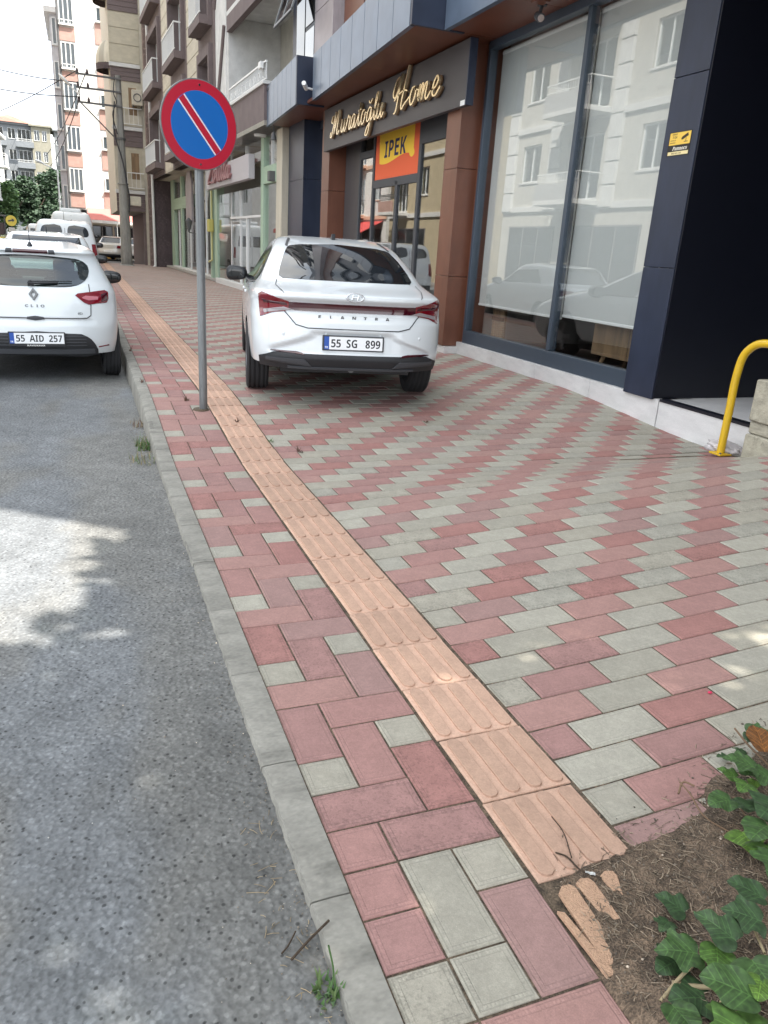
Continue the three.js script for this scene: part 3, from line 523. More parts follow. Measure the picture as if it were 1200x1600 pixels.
{ // cameras
  const a = facade('security_camera', 'dark bullet camera under the brown soffit by the display window', 'camera', -8.0, SOFFIT, 0.30);
  part(a, 'bracket', [cyl(0.05, 0.05, 0.02, 16).translate(0, -0.01, 0), rod(V(0, 0, 0), V(0, -0.1, 0.02), 0.02)], M.plasticGrey); part(a, 'housing', rod(V(-0.06, -0.1, 0.0), V(0.10, -0.16, 0.06), 0.045, 16), M.plasticGrey); part(a, 'lens', rod(V(0.101, -0.16, 0.06), V(0.112, -0.165, 0.064), 0.034, 16), M.chrome);
  const b = facade('security_camera', 'small white bullet camera on the metal canopy above the sign', 'camera', -14.9, 4.13, 0.95);
  part(b, 'housing', rod(V(-0.05, 0, 0), V(0.14, 0.05, 0.1), 0.04, 12), M.rail); part(b, 'bracket', rod(V(0, -0.01, -0.1), V(0.02, 0.0, 0.02), 0.018), M.rail);
  const c = facade('hanging_lamp', 'small dark lamp hanging from the far canopy over the green shop', 'lamp', -18.2, SOFFIT - 0.03, 0.8);
  part(c, 'cord', rod(V(0, 0, 0), V(0, -0.15, 0), 0.008), M.iron); part(c, 'shade', cyl(0.03, 0.07, 0.16, 12).translate(0, -0.22, 0), M.iron);
  const d = facade('floodlight', 'dark floodlight on the green shop front beside the navy pillar', 'lamp', -19.2, 2.95, 0.55);
  part(d, 'housing', [cbox(-0.12, 0.1, -0.1, 0.12, 0, 0.14), rod(V(0, 0, -0.15), V(0, 0, 0.02), 0.02)], M.iron);
}
// ---------------------------------------------------------------- vehicles
// A body is stacked from plan outlines: at each height y the outline has a rear end, a front end and a half width,
// with rounded corners. Local frame: rear bumper at z = 0, forward is -z, ground at y = 0.
function pchip(rows, k) { // monotone cubic through column k over column 0
  const x = rows.map((r) => r[0]), y = rows.map((r) => r[k]), n = x.length, d = [], m = [];
  for (let i = 0; i < n - 1; i++) d.push((y[i + 1] - y[i]) / (x[i + 1] - x[i]));
  m[0] = d[0]; m[n - 1] = d[n - 2]; for (let i = 1; i < n - 1; i++) m[i] = d[i - 1] * d[i] <= 0 ? 0 : 2 / (1 / d[i - 1] + 1 / d[i]);
  return (t) => { if (t <= x[0]) return y[0]; if (t >= x[n - 1]) return y[n - 1]; let i = 0; while (t > x[i + 1]) i++; const h = x[i + 1] - x[i], s = (t - x[i]) / h, a = s * s * (3 - 2 * s), b = s * (1 - s); return y[i] * (1 - a) + y[i + 1] * a + h * b * (m[i] * (1 - s) - m[i + 1] * s); };
}
function carShape(S) {
  const zr = pchip(S.rows, 1), zf = pchip(S.rows, 2), w = pchip(S.rows, 3), dr = pchip(S.rows, 4), df = pchip(S.rows, 5), n = S.n ?? 3, L = S.length, mod = S.rearMod ?? (() => 0);
  const taper = (z) => 1 - S.taper * Math.pow(Math.abs(z / L - 0.5) * 2, 4);
  const corner = (u) => 1 - Math.pow(Math.max(0, 1 - Math.pow(Math.min(1, Math.abs(u)), n)), 1 / n);
  const C = { zr, zf, w };
  C.atU = (u, y) => { const z = zr(y) + dr(y) * corner(u), x = u * w(y) * taper(z); return V(x, y, -(z + mod(x, y))); };
  C.rear = (X, y) => { let u = X / w(y); for (let i = 0; i < 6; i++) { const z = zr(y) + dr(y) * corner(u); u = clamp(X / (w(y) * taper(z)), -1, 1); } return C.atU(u, y); };
  C.frontU = (u, y) => { const z = zf(y) - df(y) * corner(u); return V(u * w(y) * taper(z), y, -z); };
  C.side = (s, z, y) => { // s = -1 left, 1 right; z metres forward of the rear bumper
    let u = 1; const a = zr(y), d = dr(y), f = zf(y), e = df(y); if (z < a + d) u = Math.pow(1 - Math.pow(clamp(1 - (z - a) / d, 0, 1), n), 1 / n); else if (z > f - e) u = Math.pow(1 - Math.pow(clamp(1 - (f - z) / e, 0, 1), n), 1 / n);
    return V(s * u * w(y) * taper(z), y, -z);
  };
  return C;
}
function bodyMesh(S, C) {
  const nu = S.fine ? 60 : 28, us = Array.from({ length: nu + 1 }, (_, i) => { const t = -1 + 2 * i / nu; return Math.sign(t) * (1 - Math.pow(1 - Math.abs(t), 1.7)); }), ns = 44, nf = 16;
  const uf = Array.from({ length: nf + 1 }, (_, i) => Math.sin((-1 + 2 * i / nf) * Math.PI / 2));
  const cols = []; us.forEach((u) => cols.push(['r', u])); for (let i = 1; i < ns; i++) cols.push(['s', 1, i / ns]); [...uf].reverse().forEach((u) => cols.push(['f', u])); for (let i = ns - 1; i > 0; i--) cols.push(['s', -1, i / ns]);
  const sideAt = (s, t, y) => { const a = C.zr(y) + S.drOf(y), b = C.zf(y) - S.dfOf(y); return C.side(s, lerp(a, b, t), y); };
  const at = (c, y) => c[0] === 'r' ? C.atU(c[1], y) : c[0] === 'f' ? C.frontU(c[1], y) : sideAt(c[1], c[2], y);
  const bottom = (c) => { const p = at(c, S.archTop ?? 0.6), z = -p.z; let b = c[0] === 's' ? S.sill : c[0] === 'r' ? S.rearBottom + (S.rearArch ? S.rearArch(p.x) : 0) : S.frontBottom; if (c[0] === 's' || Math.abs(c[1]) > 0.9) for (const a of S.axles) { const d = Math.abs(z - a); if (d < S.arch) b = Math.max(b, S.wheel + Math.sqrt(S.arch * S.arch - d * d)); else if (c[0] === 's' && z < S.axles[0] - S.arch) b = Math.max(b, S.rearBottom); } return b; };
  const mid = 0.74, K = S.fine ? 26 : 10, ys = S.ys, rows = [];
  for (let k = 0; k < K; k++) rows.push(cols.map((c) => { const b = bottom(c); return at(c, lerp(Math.min(b, mid - 0.02), mid, k / K)); }));
  for (const y of ys) rows.push(cols.map((c) => at(c, y)));
  const W = cols.length, P = [], I = []; rows.forEach((r) => r.forEach((v) => P.push(v.x, v.y, v.z)));
  const hole = (j, i) => (S.holes ?? []).some((h) => { const y = (rows[j][i].y + rows[j + 1][i].y) / 2, c = cols[i]; if (h.end !== c[0] || y < h.y0 || y > h.y1) return false; const cc = cols[(i + 1) % W]; return c[1] > h.u0 && cc[1] > h.u0 && c[1] < h.u1 && cc[1] < h.u1 && cc[0] === c[0]; });
  for (let j = 0; j < rows.length - 1; j++) for (let i = 0; i < W; i++) { if (hole(j, i)) continue; const a = j * W + i, b = j * W + (i + 1) % W; I.push(a, b, a + W, b, b + W, a + W); }
  const top = rows.length - 1, c = rows[top].reduce((a, v) => a.add(v.clone()), V(0, 0, 0)).divideScalar(W); P.push(c.x, c.y + 0.004, c.z); for (let i = 0; i < W; i++) I.push(top * W + i, top * W + (i + 1) % W, P.length / 3 - 1);
  const g = new THREE.BufferGeometry(); g.setAttribute('position', new THREE.Float32BufferAttribute(P, 3)); g.setIndex(I); g.computeVertexNormals(); g.setAttribute('uv', new THREE.Float32BufferAttribute(new Float32Array(P.length / 3 * 2), 2)); return g;
}
function outlineRow(poly, y) { let lo = 1e9, hi = -1e9; for (let i = 0; i < poly.length; i++) { const [x0, y0] = poly[i], [x1, y1] = poly[(i + 1) % poly.length]; if ((y0 <= y && y1 >= y) || (y1 <= y && y0 >= y)) { const t = y1 === y0 ? 0 : (y - y0) / (y1 - y0), x = lerp(x0, x1, t); lo = Math.min(lo, x); hi = Math.max(hi, x); if (y0 === y1) { lo = Math.min(lo, x0, x1); hi = Math.max(hi, x0, x1); } } } return [lo, hi]; }
const curvy = (pts, n = 40) => new THREE.CatmullRomCurve3(pts.map(([x, y]) => V(x, y, 0)), true, 'centripetal').getSpacedPoints(n).map((p) => [p.x, p.y]);
function patch(f, poly, off, nx = 14, ny = 10, skirt = 0.02) { // a panel that follows the body surface f(a, y), lifted by off
  const y0 = Math.min(...poly.map((p) => p[1])) + 1e-5, y1 = Math.max(...poly.map((p) => p[1])) - 1e-5, P = [], I = [], W = nx + 1;
  const nrm = (a, y) => { const e = 0.004, p = f(a, y), u = f(a + e, y).sub(f(a - e, y)), v = f(a, y + e).sub(f(a, y - e)), n = u.cross(v).normalize(); if (n.dot(V(p.x, 0.2, p.z + 2.2)) < 0) n.negate(); return [p, n]; };
  const push = (d) => { for (let j = 0; j <= ny; j++) { const y = lerp(y0, y1, j / ny), [lo, hi] = outlineRow(poly, y); for (let i = 0; i <= nx; i++) { const [p, n] = nrm(lerp(lo, hi, i / nx), y); p.addScaledVector(n, d); P.push(p.x, p.y, p.z); } } };
  push(off); push(off - skirt);
  const N = W * (ny + 1), q = (a, b, c, d) => I.push(a, b, c, a, c, d);
  for (let j = 0; j < ny; j++) for (let i = 0; i < nx; i++) { const a = j * W + i; q(a, a + 1, a + W + 1, a + W); }
  for (let i = 0; i < nx; i++) { q(i + N, i + 1 + N, i + 1, i); const a = ny * W + i; q(a, a + 1, a + 1 + N, a + N); }
  for (let j = 0; j < ny; j++) { const a = j * W; q(a, a + W, a + W + N, a + N); const b = a + nx; q(b + N, b + W + N, b + W, b); }
  const g = new THREE.BufferGeometry(); g.setAttribute('position', new THREE.Float32BufferAttribute(P, 3)); g.setIndex(I); const s = g.toNonIndexed(); // crease at the rim, smooth across the face
  const face = new THREE.BufferGeometry(); face.setAttribute('position', new THREE.Float32BufferAttribute(P.slice(0, N * 3), 3)); face.setIndex(I.slice(0, nx * ny * 6)); face.computeVertexNormals();
  s.computeVertexNormals(); const fn = face.toNonIndexed().attributes.normal.array; s.attributes.normal.array.set(fn, 0); s.setAttribute('uv', new THREE.Float32BufferAttribute(new Float32Array(s.attributes.position.count * 2), 2)); return s;
}
function seam(f, pts, w = 0.006, off = 0.0015) { // a shut line: narrow dark strip along the surface
  const P = [], I = []; const dense = []; for (let i = 0; i < pts.length - 1; i++) for (let k = 0; k < 8; k++) dense.push([lerp(pts[i][0], pts[i + 1][0], k / 8), lerp(pts[i][1], pts[i + 1][1], k / 8)]); dense.push(pts[pts.length - 1]);
  dense.forEach(([a, y], i) => { const [a0, y0] = dense[Math.max(0, i - 1)], [a1, y1] = dense[Math.min(dense.length - 1, i + 1)], l = Math.hypot(a1 - a0, y1 - y0) || 1, nx = -(y1 - y0) / l * w / 2, ny = (a1 - a0) / l * w / 2; for (const s of [-1, 1]) { const p = f(a + s * nx, y + s * ny), e = 0.004, u = f(a + e, y).sub(f(a - e, y)), v = f(a, y + e).sub(f(a, y - e)), n = u.cross(v).normalize(); if (n.dot(V(p.x, 0.2, p.z + 2.2)) < 0) n.negate(); p.addScaledVector(n, off); P.push(p.x, p.y, p.z); } });
  for (let i = 0; i < dense.length - 1; i++) { const a = i * 2; I.push(a, a + 1, a + 3, a, a + 3, a + 2); }
  const g = new THREE.BufferGeometry(); g.setAttribute('position', new THREE.Float32BufferAttribute(P, 3)); g.setIndex(I); g.computeVertexNormals(); return g;
}
function ringStrip(f, outer, inner, off) { const P = [], I = []; outer.forEach((o, i) => { for (const q of [o, inner[i]]) { const p = f(q[0], q[1]), e = 0.004, n = f(q[0] + e, q[1]).sub(f(q[0] - e, q[1])).cross(f(q[0], q[1] + e).sub(f(q[0], q[1] - e))).normalize(); if (n.dot(V(p.x, 0.2, p.z + 2.2)) < 0) n.negate(); p.addScaledVector(n, off); P.push(p.x, p.y, p.z); } }); const n = outer.length; for (let i = 0; i < n; i++) { const a = i * 2, b = ((i + 1) % n) * 2; I.push(a, b, b + 1, a, b + 1, a + 1); } const g = new THREE.BufferGeometry(); g.setAttribute('position', new THREE.Float32BufferAttribute(P, 3)); g.setIndex(I); g.computeVertexNormals(); return g; }
const wheelCache = {};
function wheel(parent, x, z, R, width, spokes = 5) {
  const key = R + '/' + width, s = Math.sign(x); if (!wheelCache[key]) {
    const h = width / 2, pr = [[R * 0.66, -h * 0.92], [R * 0.8, -h], [R * 0.94, -h * 0.96], [R * 0.985, -h * 0.82]]; const gr = [-0.62, -0.2, 0.2, 0.62];
    for (const g of gr) pr.push([R, (g - 0.17) * h], [R, (g - 0.075) * h], [R - 0.008, (g - 0.06) * h], [R - 0.008, (g + 0.06) * h], [R, (g + 0.075) * h], [R, (g + 0.17) * h]);
    pr.push([R * 0.985, h * 0.82], [R * 0.94, h * 0.96], [R * 0.8, h], [R * 0.66, h * 0.92]);
    const tyre = new THREE.LatheGeometry(pr.map(([a, b]) => new THREE.Vector2(a, b)), 48).rotateZ(Math.PI / 2);
    const rim = [new THREE.LatheGeometry([[R * 0.66, -h * 0.9], [R * 0.6, -h * 0.6], [R * 0.6, h * 0.7], [R * 0.67, h * 0.94]].map(([a, b]) => new THREE.Vector2(a, b)), 32).rotateZ(-Math.PI / 2)]; for (let i = 0; i < spokes; i++) rim.push(cbox(h * 0.6, h * 0.82, -0.03, 0.03, 0, R * 0.64, 0.01).rotateX(i / spokes * 2 * Math.PI)); rim.push(cyl(0.07, 0.07, 0.05, 16).rotateZ(Math.PI / 2).translate(h * 0.7, 0, 0));
    const well = cyl(R * 0.6, R * 0.6, 0.02, 24).rotateZ(Math.PI / 2).translate(h * 0.3, 0, 0); wheelCache[key] = [tyre, asMerged(rim), well];
  }
  const [tyre, rim, well] = wheelCache[key], w = new THREE.Group(); w.name = 'wheel'; parent.add(w); w.position.set(x, R, -z); if (s < 0) w.rotation.y = Math.PI;
  part(w, 'tyre', tyre, M.rubber); part(w, 'rim', rim, M.rimMetal); part(w, 'brake_disc', well, M.iron);
}
function plateTex(text, x = 60) { return canvasTex(520, 112, (c, w, h) => { c.fillStyle = '#e9ebec'; c.fillRect(0, 0, w, h); c.fillStyle = '#2450a4'; c.fillRect(0, 0, 46, h); c.fillStyle = '#e8eaf0'; c.font = 'bold 24px sans-serif'; c.fillText('TR', 8, 100); c.fillStyle = '#16181c'; c.font = 'bold 92px sans-serif'; c.save(); c.translate(x, 90); c.scale((500 - x) / c.measureText(text).width, 1); c.fillText(text, 0, 0); c.restore(); c.strokeStyle = '#1a1a1a'; c.lineWidth = 3; c.strokeRect(2, 2, w - 4, h - 4); }); }
function makeCar(name, label, pos, heading, S, paint, group) {
  const t = thing(name, label, S.category ?? 'car', pos, heading, group); S.drOf = pchip(S.rows, 4); S.dfOf = pchip(S.rows, 5); const C = carShape(S);
  part(t, 'body', bodyMesh(S, C), paint);
  const L = S.length, W = Math.max(...S.rows.map((r) => r[3]));
  part(t, 'underbody', [box(-W * 0.66, W * 0.66, S.sill + 0.05, 0.62, -L + 0.4, -0.42), box(-W * 0.96, W * 0.96, S.sill - 0.02, S.sill + 0.1, -(S.axles[1] - S.arch), -(S.axles[0] + S.arch))], M.plastic);
  for (const a of S.axles) for (const s of [-1, 1]) wheel(t, s * S.track, a, S.wheel, S.tyre ?? 0.2);
  const R = (n, poly, mat, off = 0.006, nx, ny) => part(t, n, patch(C.rear, poly, off, nx, ny), mat);
  const sideF = (s) => (z, y) => C.side(s, z, y);
  const SD = (n, s, poly, mat, off = 0.004, nx = 12, ny = 8) => part(t, n, patch(sideF(s), poly, off, nx, ny), mat);
  const line = (pts, w, mat = M.plastic) => part(t, 'shut_line', seam(C.rear, pts, w, 0.004), mat);
  return { t, C, R, SD, line, sideF };
}
function squircle(a, b, c) { const g = new THREE.SphereGeometry(1, 24, 16), p = g.attributes.position, f = (v) => Math.sign(v) * Math.pow(Math.abs(v), 0.7); for (let i = 0; i < p.count; i++) { const x = f(p.getX(i)), y = f(p.getY(i)); p.setXYZ(i, x * a, y * b * (1 - 0.15 * x), f(p.getZ(i)) * c); } g.computeVertexNormals(); return g; }
function mirror(t, x, y, z, s) { const m = part(t, 'door_mirror', squircle(0.125, 0.08, 0.06).translate(s * 0.12, 0, 0), M.plastic); m.position.set(x, y, z); part(m, 'mirror_arm', rod(V(-s * 0.05, -0.03, -0.01), V(s * 0.05, -0.02, 0), 0.025), M.plastic); part(m, 'mirror_glass', squircle(0.1, 0.06, 0.008).translate(s * 0.12, 0, 0.056), M.glassDark); }
const yList = (a, b, n) => Array.from({ length: n }, (_, i) => lerp(a, b, i / (n - 1)));
{ // ---- white saloon on the pavement
  const S = { fine: true, length: 4.66, taper: 0.10, n: 3.2, sill: 0.2, rearBottom: 0.35, frontBottom: 0.24, axles: [1.0, 3.72], arch: 0.36, wheel: 0.318, track: 0.80, tyre: 0.215, archTop: 0.6,
    // y, rear end, front end, half width, rear corner depth, front corner depth
    rows: [[0.18, 0.22, 4.4, 0.82, 0.5, 0.6], [0.33, 0.05, 4.6, 0.885, 0.55, 0.6], [0.46, 0.0, 4.66, 0.905, 0.55, 0.65], [0.60, 0.015, 4.64, 0.912, 0.55, 0.65], [0.72, 0.045, 4.56, 0.912, 0.52, 0.7], [0.79, 0.085, 4.4, 0.908, 0.50, 0.8], [0.865, 0.088, 4.1, 0.90, 0.48, 0.8], [0.915, 0.045, 3.9, 0.885, 0.46, 0.8], [0.945, 0.05, 3.75, 0.868, 0.46, 0.7], [0.965, 0.12, 3.65, 0.85, 0.5, 0.7], [1.0, 0.30, 3.5, 0.815, 0.6, 0.6], [1.04, 0.43, 3.38, 0.78, 0.65, 0.5], [1.14, 0.66, 3.15, 0.725, 0.6, 0.45], [1.26, 0.99, 2.86, 0.66, 0.55, 0.4], [1.34, 1.30, 2.62, 0.61, 0.5, 0.35], [1.39, 1.62, 2.42, 0.545, 0.4, 0.3], [1.415, 1.86, 2.3, 0.42, 0.2, 0.15]],
    ys: [...yList(0.74, 0.86, 9), ...yList(0.872, 0.97, 15), ...yList(0.98, 1.30, 20), ...yList(1.31, 1.415, 14)],
    rearMod: (x, y) => { const a = Math.abs(x); const hw = lerp(0.32, 0.68, ss(0.63, 0.47, y)); return 0.03 * ss(hw + 0.07, hw, a) * ss(0.44, 0.48, y) * ss(0.66, 0.62, y); } };
  const H = -10 * Math.PI / 180, ax = V(2.24, 0, -7.0), back = V(Math.sin(H), 0, Math.cos(H)); // faces 10 degrees right of the street
  const pos = ax.clone().addScaledVector(back, 1.0);
  const { t, C, R, SD, line, sideF } = makeCar('saloon_car', 'white saloon with full width red light bar parked on the pavement', [pos.x, BASE - 0.003, pos.z], H, S, M.paint);
  t.scale.set(0.955, 0.985, 0.97);
  R('rear_window', [[-0.59, 1.043], [0.59, 1.043], [0.622, 1.062], [0.60, 1.13], [0.555, 1.23], [0.505, 1.305], [0.46, 1.322], [0.3, 1.338], [0, 1.347], [-0.3, 1.338], [-0.46, 1.322], [-0.505, 1.305], [-0.555, 1.23], [-0.60, 1.13], [-0.622, 1.062]], M.glassDark, 0.004, 24, 18);
  for (const s of [-1, 1]) {
    SD('side_window', s, curvy([[1.02, 1.0], [1.55, 0.97], [2.42, 0.95], [2.42, 1.2], [2.3, 1.315], [1.8, 1.32], [1.4, 1.27]]), M.glassDark, 0.003, 16, 10); SD('side_window', s, [[2.46, 0.95], [3.25, 0.95], [2.95, 1.10], [2.62, 1.27], [2.46, 1.31]], M.glassDark, 0.003, 14, 10);
    part(t, 'window_trim', seam(sideF(s), [[0.98, 0.985], [1.6, 0.955], [3.3, 0.935]], 0.014, 0.006), M.plastic); part(t, 'roof_trim', seam(C.rear, [[s * 0.515, 1.31], [s * 0.49, 1.35], [s * 0.46, 1.385]], 0.02, 0.004), M.plastic);
    part(t, 'shut_line', seam(sideF(s), [[2.44, 0.95], [2.44, 0.3]], 0.006), M.plastic); part(t, 'shut_line', seam(sideF(s), [[1.3, 0.95], [1.42, 0.7], [1.5, 0.45]], 0.006), M.plastic);
    const h = part(t, 'door_handle', cbox(-0.1, 0.1, -0.015, 0.015, -0.012, 0.014, 0.01).rotateY(Math.PI / 2), M.paint); h.position.copy(C.side(s, 1.75, 0.86)); const h2 = part(t, 'door_handle', h.geometry, M.paint); h2.position.copy(C.side(s, 2.75, 0.84));
    const lamp = R('tail_light', [[s * 0.56, 0.80], [s * 0.70, 0.775], [s * 0.795, 0.735], [s * 0.80, 0.80], [s * 0.81, 0.93], [s * 0.78, 0.935], [s * 0.56, 0.875]], M.lampRed, 0.008, 12, 10);
    part(lamp, 'lens_clear', patch(C.rear, [[s * 0.50, 0.805], [s * 0.66, 0.795], [s * 0.76, 0.765], [s * 0.765, 0.80], [s * 0.60, 0.83]], 0.0115, 10, 6), M.lampClear); part(lamp, 'lens_dark', patch(C.rear, [[s * 0.57, 0.84], [s * 0.76, 0.85], [s * 0.78, 0.885], [s * 0.58, 0.872]], 0.0115, 10, 4), M.lampDark);
    R('reflector', [[s * 0.42, 0.447], [s * 0.72, 0.462], [s * 0.70, 0.478], [s * 0.46, 0.466]], M.lampDark, 0.018, 10, 3);
    for (const x of [0.24, 0.60]) { const p = C.rear(s * x, 0.615 + (x > 0.5 ? 0.0 : 0.015)), q = part(t, 'parking_sensor', new THREE.SphereGeometry(0.014, 10, 8).scale(1, 1, 0.35), M.paintCool); q.position.copy(p); }
  }
  R('light_bar', [[-0.66, 0.806], [0.66, 0.806], [0.66, 0.872], [-0.66, 0.872]], M.lampDark, 0.007, 28, 3);
  line([[-0.60, 0.80], [-0.50, 0.695], [-0.40, 0.672], [0.40, 0.672], [0.50, 0.695], [0.60, 0.80]], 0.008); line([[-0.60, 0.94], [-0.66, 0.99], [-0.64, 1.03]], 0.005); line([[0.60, 0.94], [0.66, 0.99], [0.64, 1.03]], 0.005);
  R('rear_valance', [[-0.79, 0.335], [0.79, 0.335], [0.80, 0.42], [0.68, 0.455], [0.44, 0.445], [0.34, 0.425], [-0.34, 0.425], [-0.44, 0.445], [-0.68, 0.455], [-0.80, 0.42]], M.plastic, 0.012, 30, 6);
  for (const s of [-1, 1]) { R('valance_vent', [[s * 0.36, 0.365], [s * 0.74, 0.375], [s * 0.74, 0.42], [s * 0.42, 0.42]], M.plasticGrey, 0.02, 8, 3); }
  R('valance_lip', [[-0.56, 0.34], [0.56, 0.34], [0.56, 0.358], [-0.56, 0.358]], M.plasticGrey, 0.02, 16, 2);
  part(t, 'exhaust_pipe', rod(V(0.0, 0.325, -0.1), V(0.0, 0.325, -0.35), 0.025, 12), M.dim);
  const pl = part(t, 'number_plate', new THREE.BoxGeometry(0.52, 0.112, 0.008), [M.plastic, M.plastic, M.plastic, M.plastic, std(0xffffff, 0.45, { map: plateTex('55  SG   899') }), M.plastic]); pl.position.copy(C.rear(0, 0.56)).add(V(0, 0, 0.018)); pl.rotation.x = -0.04;
  const pf = part(t, 'plate_frame', cbox(-0.272, 0.272, -0.064, 0.064, -0.012, 0.003, 0.006), M.plasticGrey); pf.position.copy(pl.position).add(V(0, 0, -0.003)); pf.rotation.x = -0.04;
  const em = part(t, 'emblem', [new THREE.TorusGeometry(0.066, 0.007, 8, 40).scale(1.08, 0.52, 1), cbox(-0.03, -0.018, -0.024, 0.024, -0.005, 0.005, 0.003).applyMatrix4(new THREE.Matrix4().makeShear(0, 0, 0.3, 0, 0, 0)), cbox(0.018, 0.03, -0.024, 0.024, -0.005, 0.005, 0.003).applyMatrix4(new THREE.Matrix4().makeShear(0, 0, 0.3, 0, 0, 0)), cbox(-0.03, 0.03, -0.004, 0.004, -0.005, 0.005, 0.003)], M.chrome); em.position.copy(C.rear(0, 0.935)).add(V(0, 0.0, 0.012)); em.rotation.x = -0.2;
  [...'ELANTRA'].forEach((ch, i) => { const g = new TextGeometry(ch, { font, size: 0.028, depth: 0.004, curveSegments: 4 }); g.computeBoundingBox(); g.translate(-g.boundingBox.max.x / 2, 0, 0).scale(1.35, 1, 1); const m = part(t, 'letter', g, M.dim), p = C.rear(-0.30 + i * 0.1, 0.765); m.position.copy(p).add(V(0, -0.012, 0.002)); m.rotation.x = 0.35; });
  const fin = part(t, 'roof_aerial', plateShape([[0, 0], [0.17, 0], [0.03, 0.062], [0.0, 0.062]], 0.022, [], 0.008).rotateY(Math.PI / 2).translate(-0.011, 0, 0), M.plastic); fin.position.set(0, 1.382, -1.66);
  mirror(t, -0.86, 0.98, -3.05, -1); mirror(t, 0.86, 0.98, -3.05, 1);
  part(t, 'bonnet_line', seam((x, y) => C.frontU(x / 0.9, y), [[-0.6, 0.9], [0.6, 0.9]], 0.006), M.plastic);
}
function hatchGlass(t, C, poly, inner, name) { const o = curvy(poly, 48), cx = 0, cy = (inner.y0 + inner.y1) / 2; const inn = o.map(([x, y]) => [clamp((x - cx) * 0.86, -inner.x, inner.x), clamp(cy + (y - cy) * 0.84, inner.y0, inner.y1)]); part(t, name + '_border', ringStrip(C.rear, o, inn, 0.002), M.plastic); part(t, name, patch(C.rear, o, 0.006, 22, 14, 0.004), phys([0.42, 0.52, 0.50], 0.02, { transmission: 1, thickness: 0, ior: 1.7, side: THREE.DoubleSide })); }
{ // ---- white hatchback at the kerb
  const S = { fine: true, length: 4.06, taper: 0.10, n: 3, sill: 0.2, rearBottom: 0.31, frontBottom: 0.22, axles: [0.66, 3.25], arch: 0.345, wheel: 0.305, track: 0.755, tyre: 0.19, archTop: 0.6,
    rows: [[0.18, 0.2, 3.8, 0.78, 0.45, 0.6], [0.31, 0.04, 4.0, 0.835, 0.5, 0.6], [0.45, 0.0, 4.06, 0.86, 0.5, 0.6], [0.58, 0.01, 4.04, 0.868, 0.48, 0.65], [0.68, 0.045, 3.98, 0.872, 0.46, 0.7], [0.80, 0.085, 3.85, 0.868, 0.45, 0.7], [0.90, 0.13, 3.6, 0.858, 0.45, 0.7], [0.97, 0.19, 3.35, 0.835, 0.46, 0.6], [1.02, 0.25, 3.15, 0.805, 0.47, 0.5], [1.12, 0.36, 2.9, 0.755, 0.46, 0.45], [1.22, 0.47, 2.65, 0.705, 0.44, 0.4], [1.27, 0.50, 2.5, 0.68, 0.42, 0.4], [1.30, 0.47, 2.45, 0.665, 0.42, 0.38], [1.325, 0.53, 2.35, 0.645, 0.42, 0.35], [1.365, 0.95, 2.15, 0.575, 0.4, 0.3], [1.395, 1.35, 1.95, 0.44, 0.25, 0.2]],
    ys: [...yList(0.74, 0.96, 12), ...yList(0.975, 1.275, 22), ...yList(1.283, 1.33, 10), ...yList(1.336, 1.395, 10)],
    holes: [{ end: 'r', u0: -0.66, u1: 0.66, y0: 1.03, y1: 1.235 }, { end: 'f', u0: -0.8, u1: 0.8, y0: 1.02, y1: 1.36 }],
    rearMod: (x, y) => 0.012 * ss(0.60, 0.55, Math.abs(x)) * ss(0.665, 0.66, y) * ss(0.58, 0.64, y) };
  const H = 2.6 * Math.PI / 180;
  const { t, C, R, SD, line, sideF } = makeCar('hatchback_car', 'white hatchback with black bumper insert parked at the kerb', [-0.46, -0.062, -8.28], H, S, M.paintCool);
  t.scale.set(0.955, 0.975, 0.97);
  hatchGlass(t, C, [[-0.42, 0.985], [0, 0.968], [0.42, 0.985], [0.54, 1.06], [0.565, 1.16], [0.5, 1.225], [0.3, 1.252], [0, 1.262], [-0.3, 1.252], [-0.5, 1.225], [-0.565, 1.16], [-0.54, 1.06]], { x: 0.46, y0: 1.035, y1: 1.225 }, 'rear_window');
  part(t, 'windscreen', patch((x, y) => C.frontU(x / 0.85, y), [[-0.62, 1.0], [0.62, 1.0], [0.52, 1.37], [-0.52, 1.37]], 0.004, 12, 10), phys([0.55, 0.68, 0.62], 0.02, { transmission: 1, thickness: 0, ior: 1.5, side: THREE.DoubleSide }));
  part(t, 'dashboard', [cbox(-0.66, 0.66, 0.72, 0.93, -3.0, -2.55, 0.06), rod(V(-0.35, 0.95, -2.45), V(-0.35, 0.96, -2.5), 0.16, 20)], M.plastic);
  for (const x of [-0.35, 0.35]) { part(t, 'seat', [cbox(x - 0.24, x + 0.24, 0.45, 1.0, -1.75, -1.6, 0.05), cbox(x - 0.12, x + 0.12, 1.03, 1.2, -1.72, -1.64, 0.035)], M.plasticGrey); part(t, 'headrest', cbox(x - 0.14, x + 0.14, 0.98, 1.10, -0.95, -0.85, 0.035), M.plastic); }
  part(t, 'rear_seat', cbox(-0.6, 0.6, 0.45, 0.97, -1.0, -0.85, 0.04), M.plasticGrey); part(t, 'rear_view_mirror', [cbox(-0.12, 0.12, 1.19, 1.25, -2.18, -2.15, 0.01), rod(V(0, 1.25, -2.17), V(0, 1.33, -2.15), 0.012)], M.plastic);
  R('spoiler_lamp', [[-0.17, 1.285], [0.17, 1.285], [0.165, 1.312], [-0.165, 1.312]], M.lampDark, 0.006, 10, 3); R('lamp_surround', [[-0.24, 1.281], [-0.175, 1.281], [-0.175, 1.315], [-0.23, 1.315]], M.plasticGrey, 0.006, 3, 3); R('lamp_surround', [[0.175, 1.281], [0.24, 1.281], [0.23, 1.315], [0.175, 1.315]], M.plasticGrey, 0.006, 3, 3);
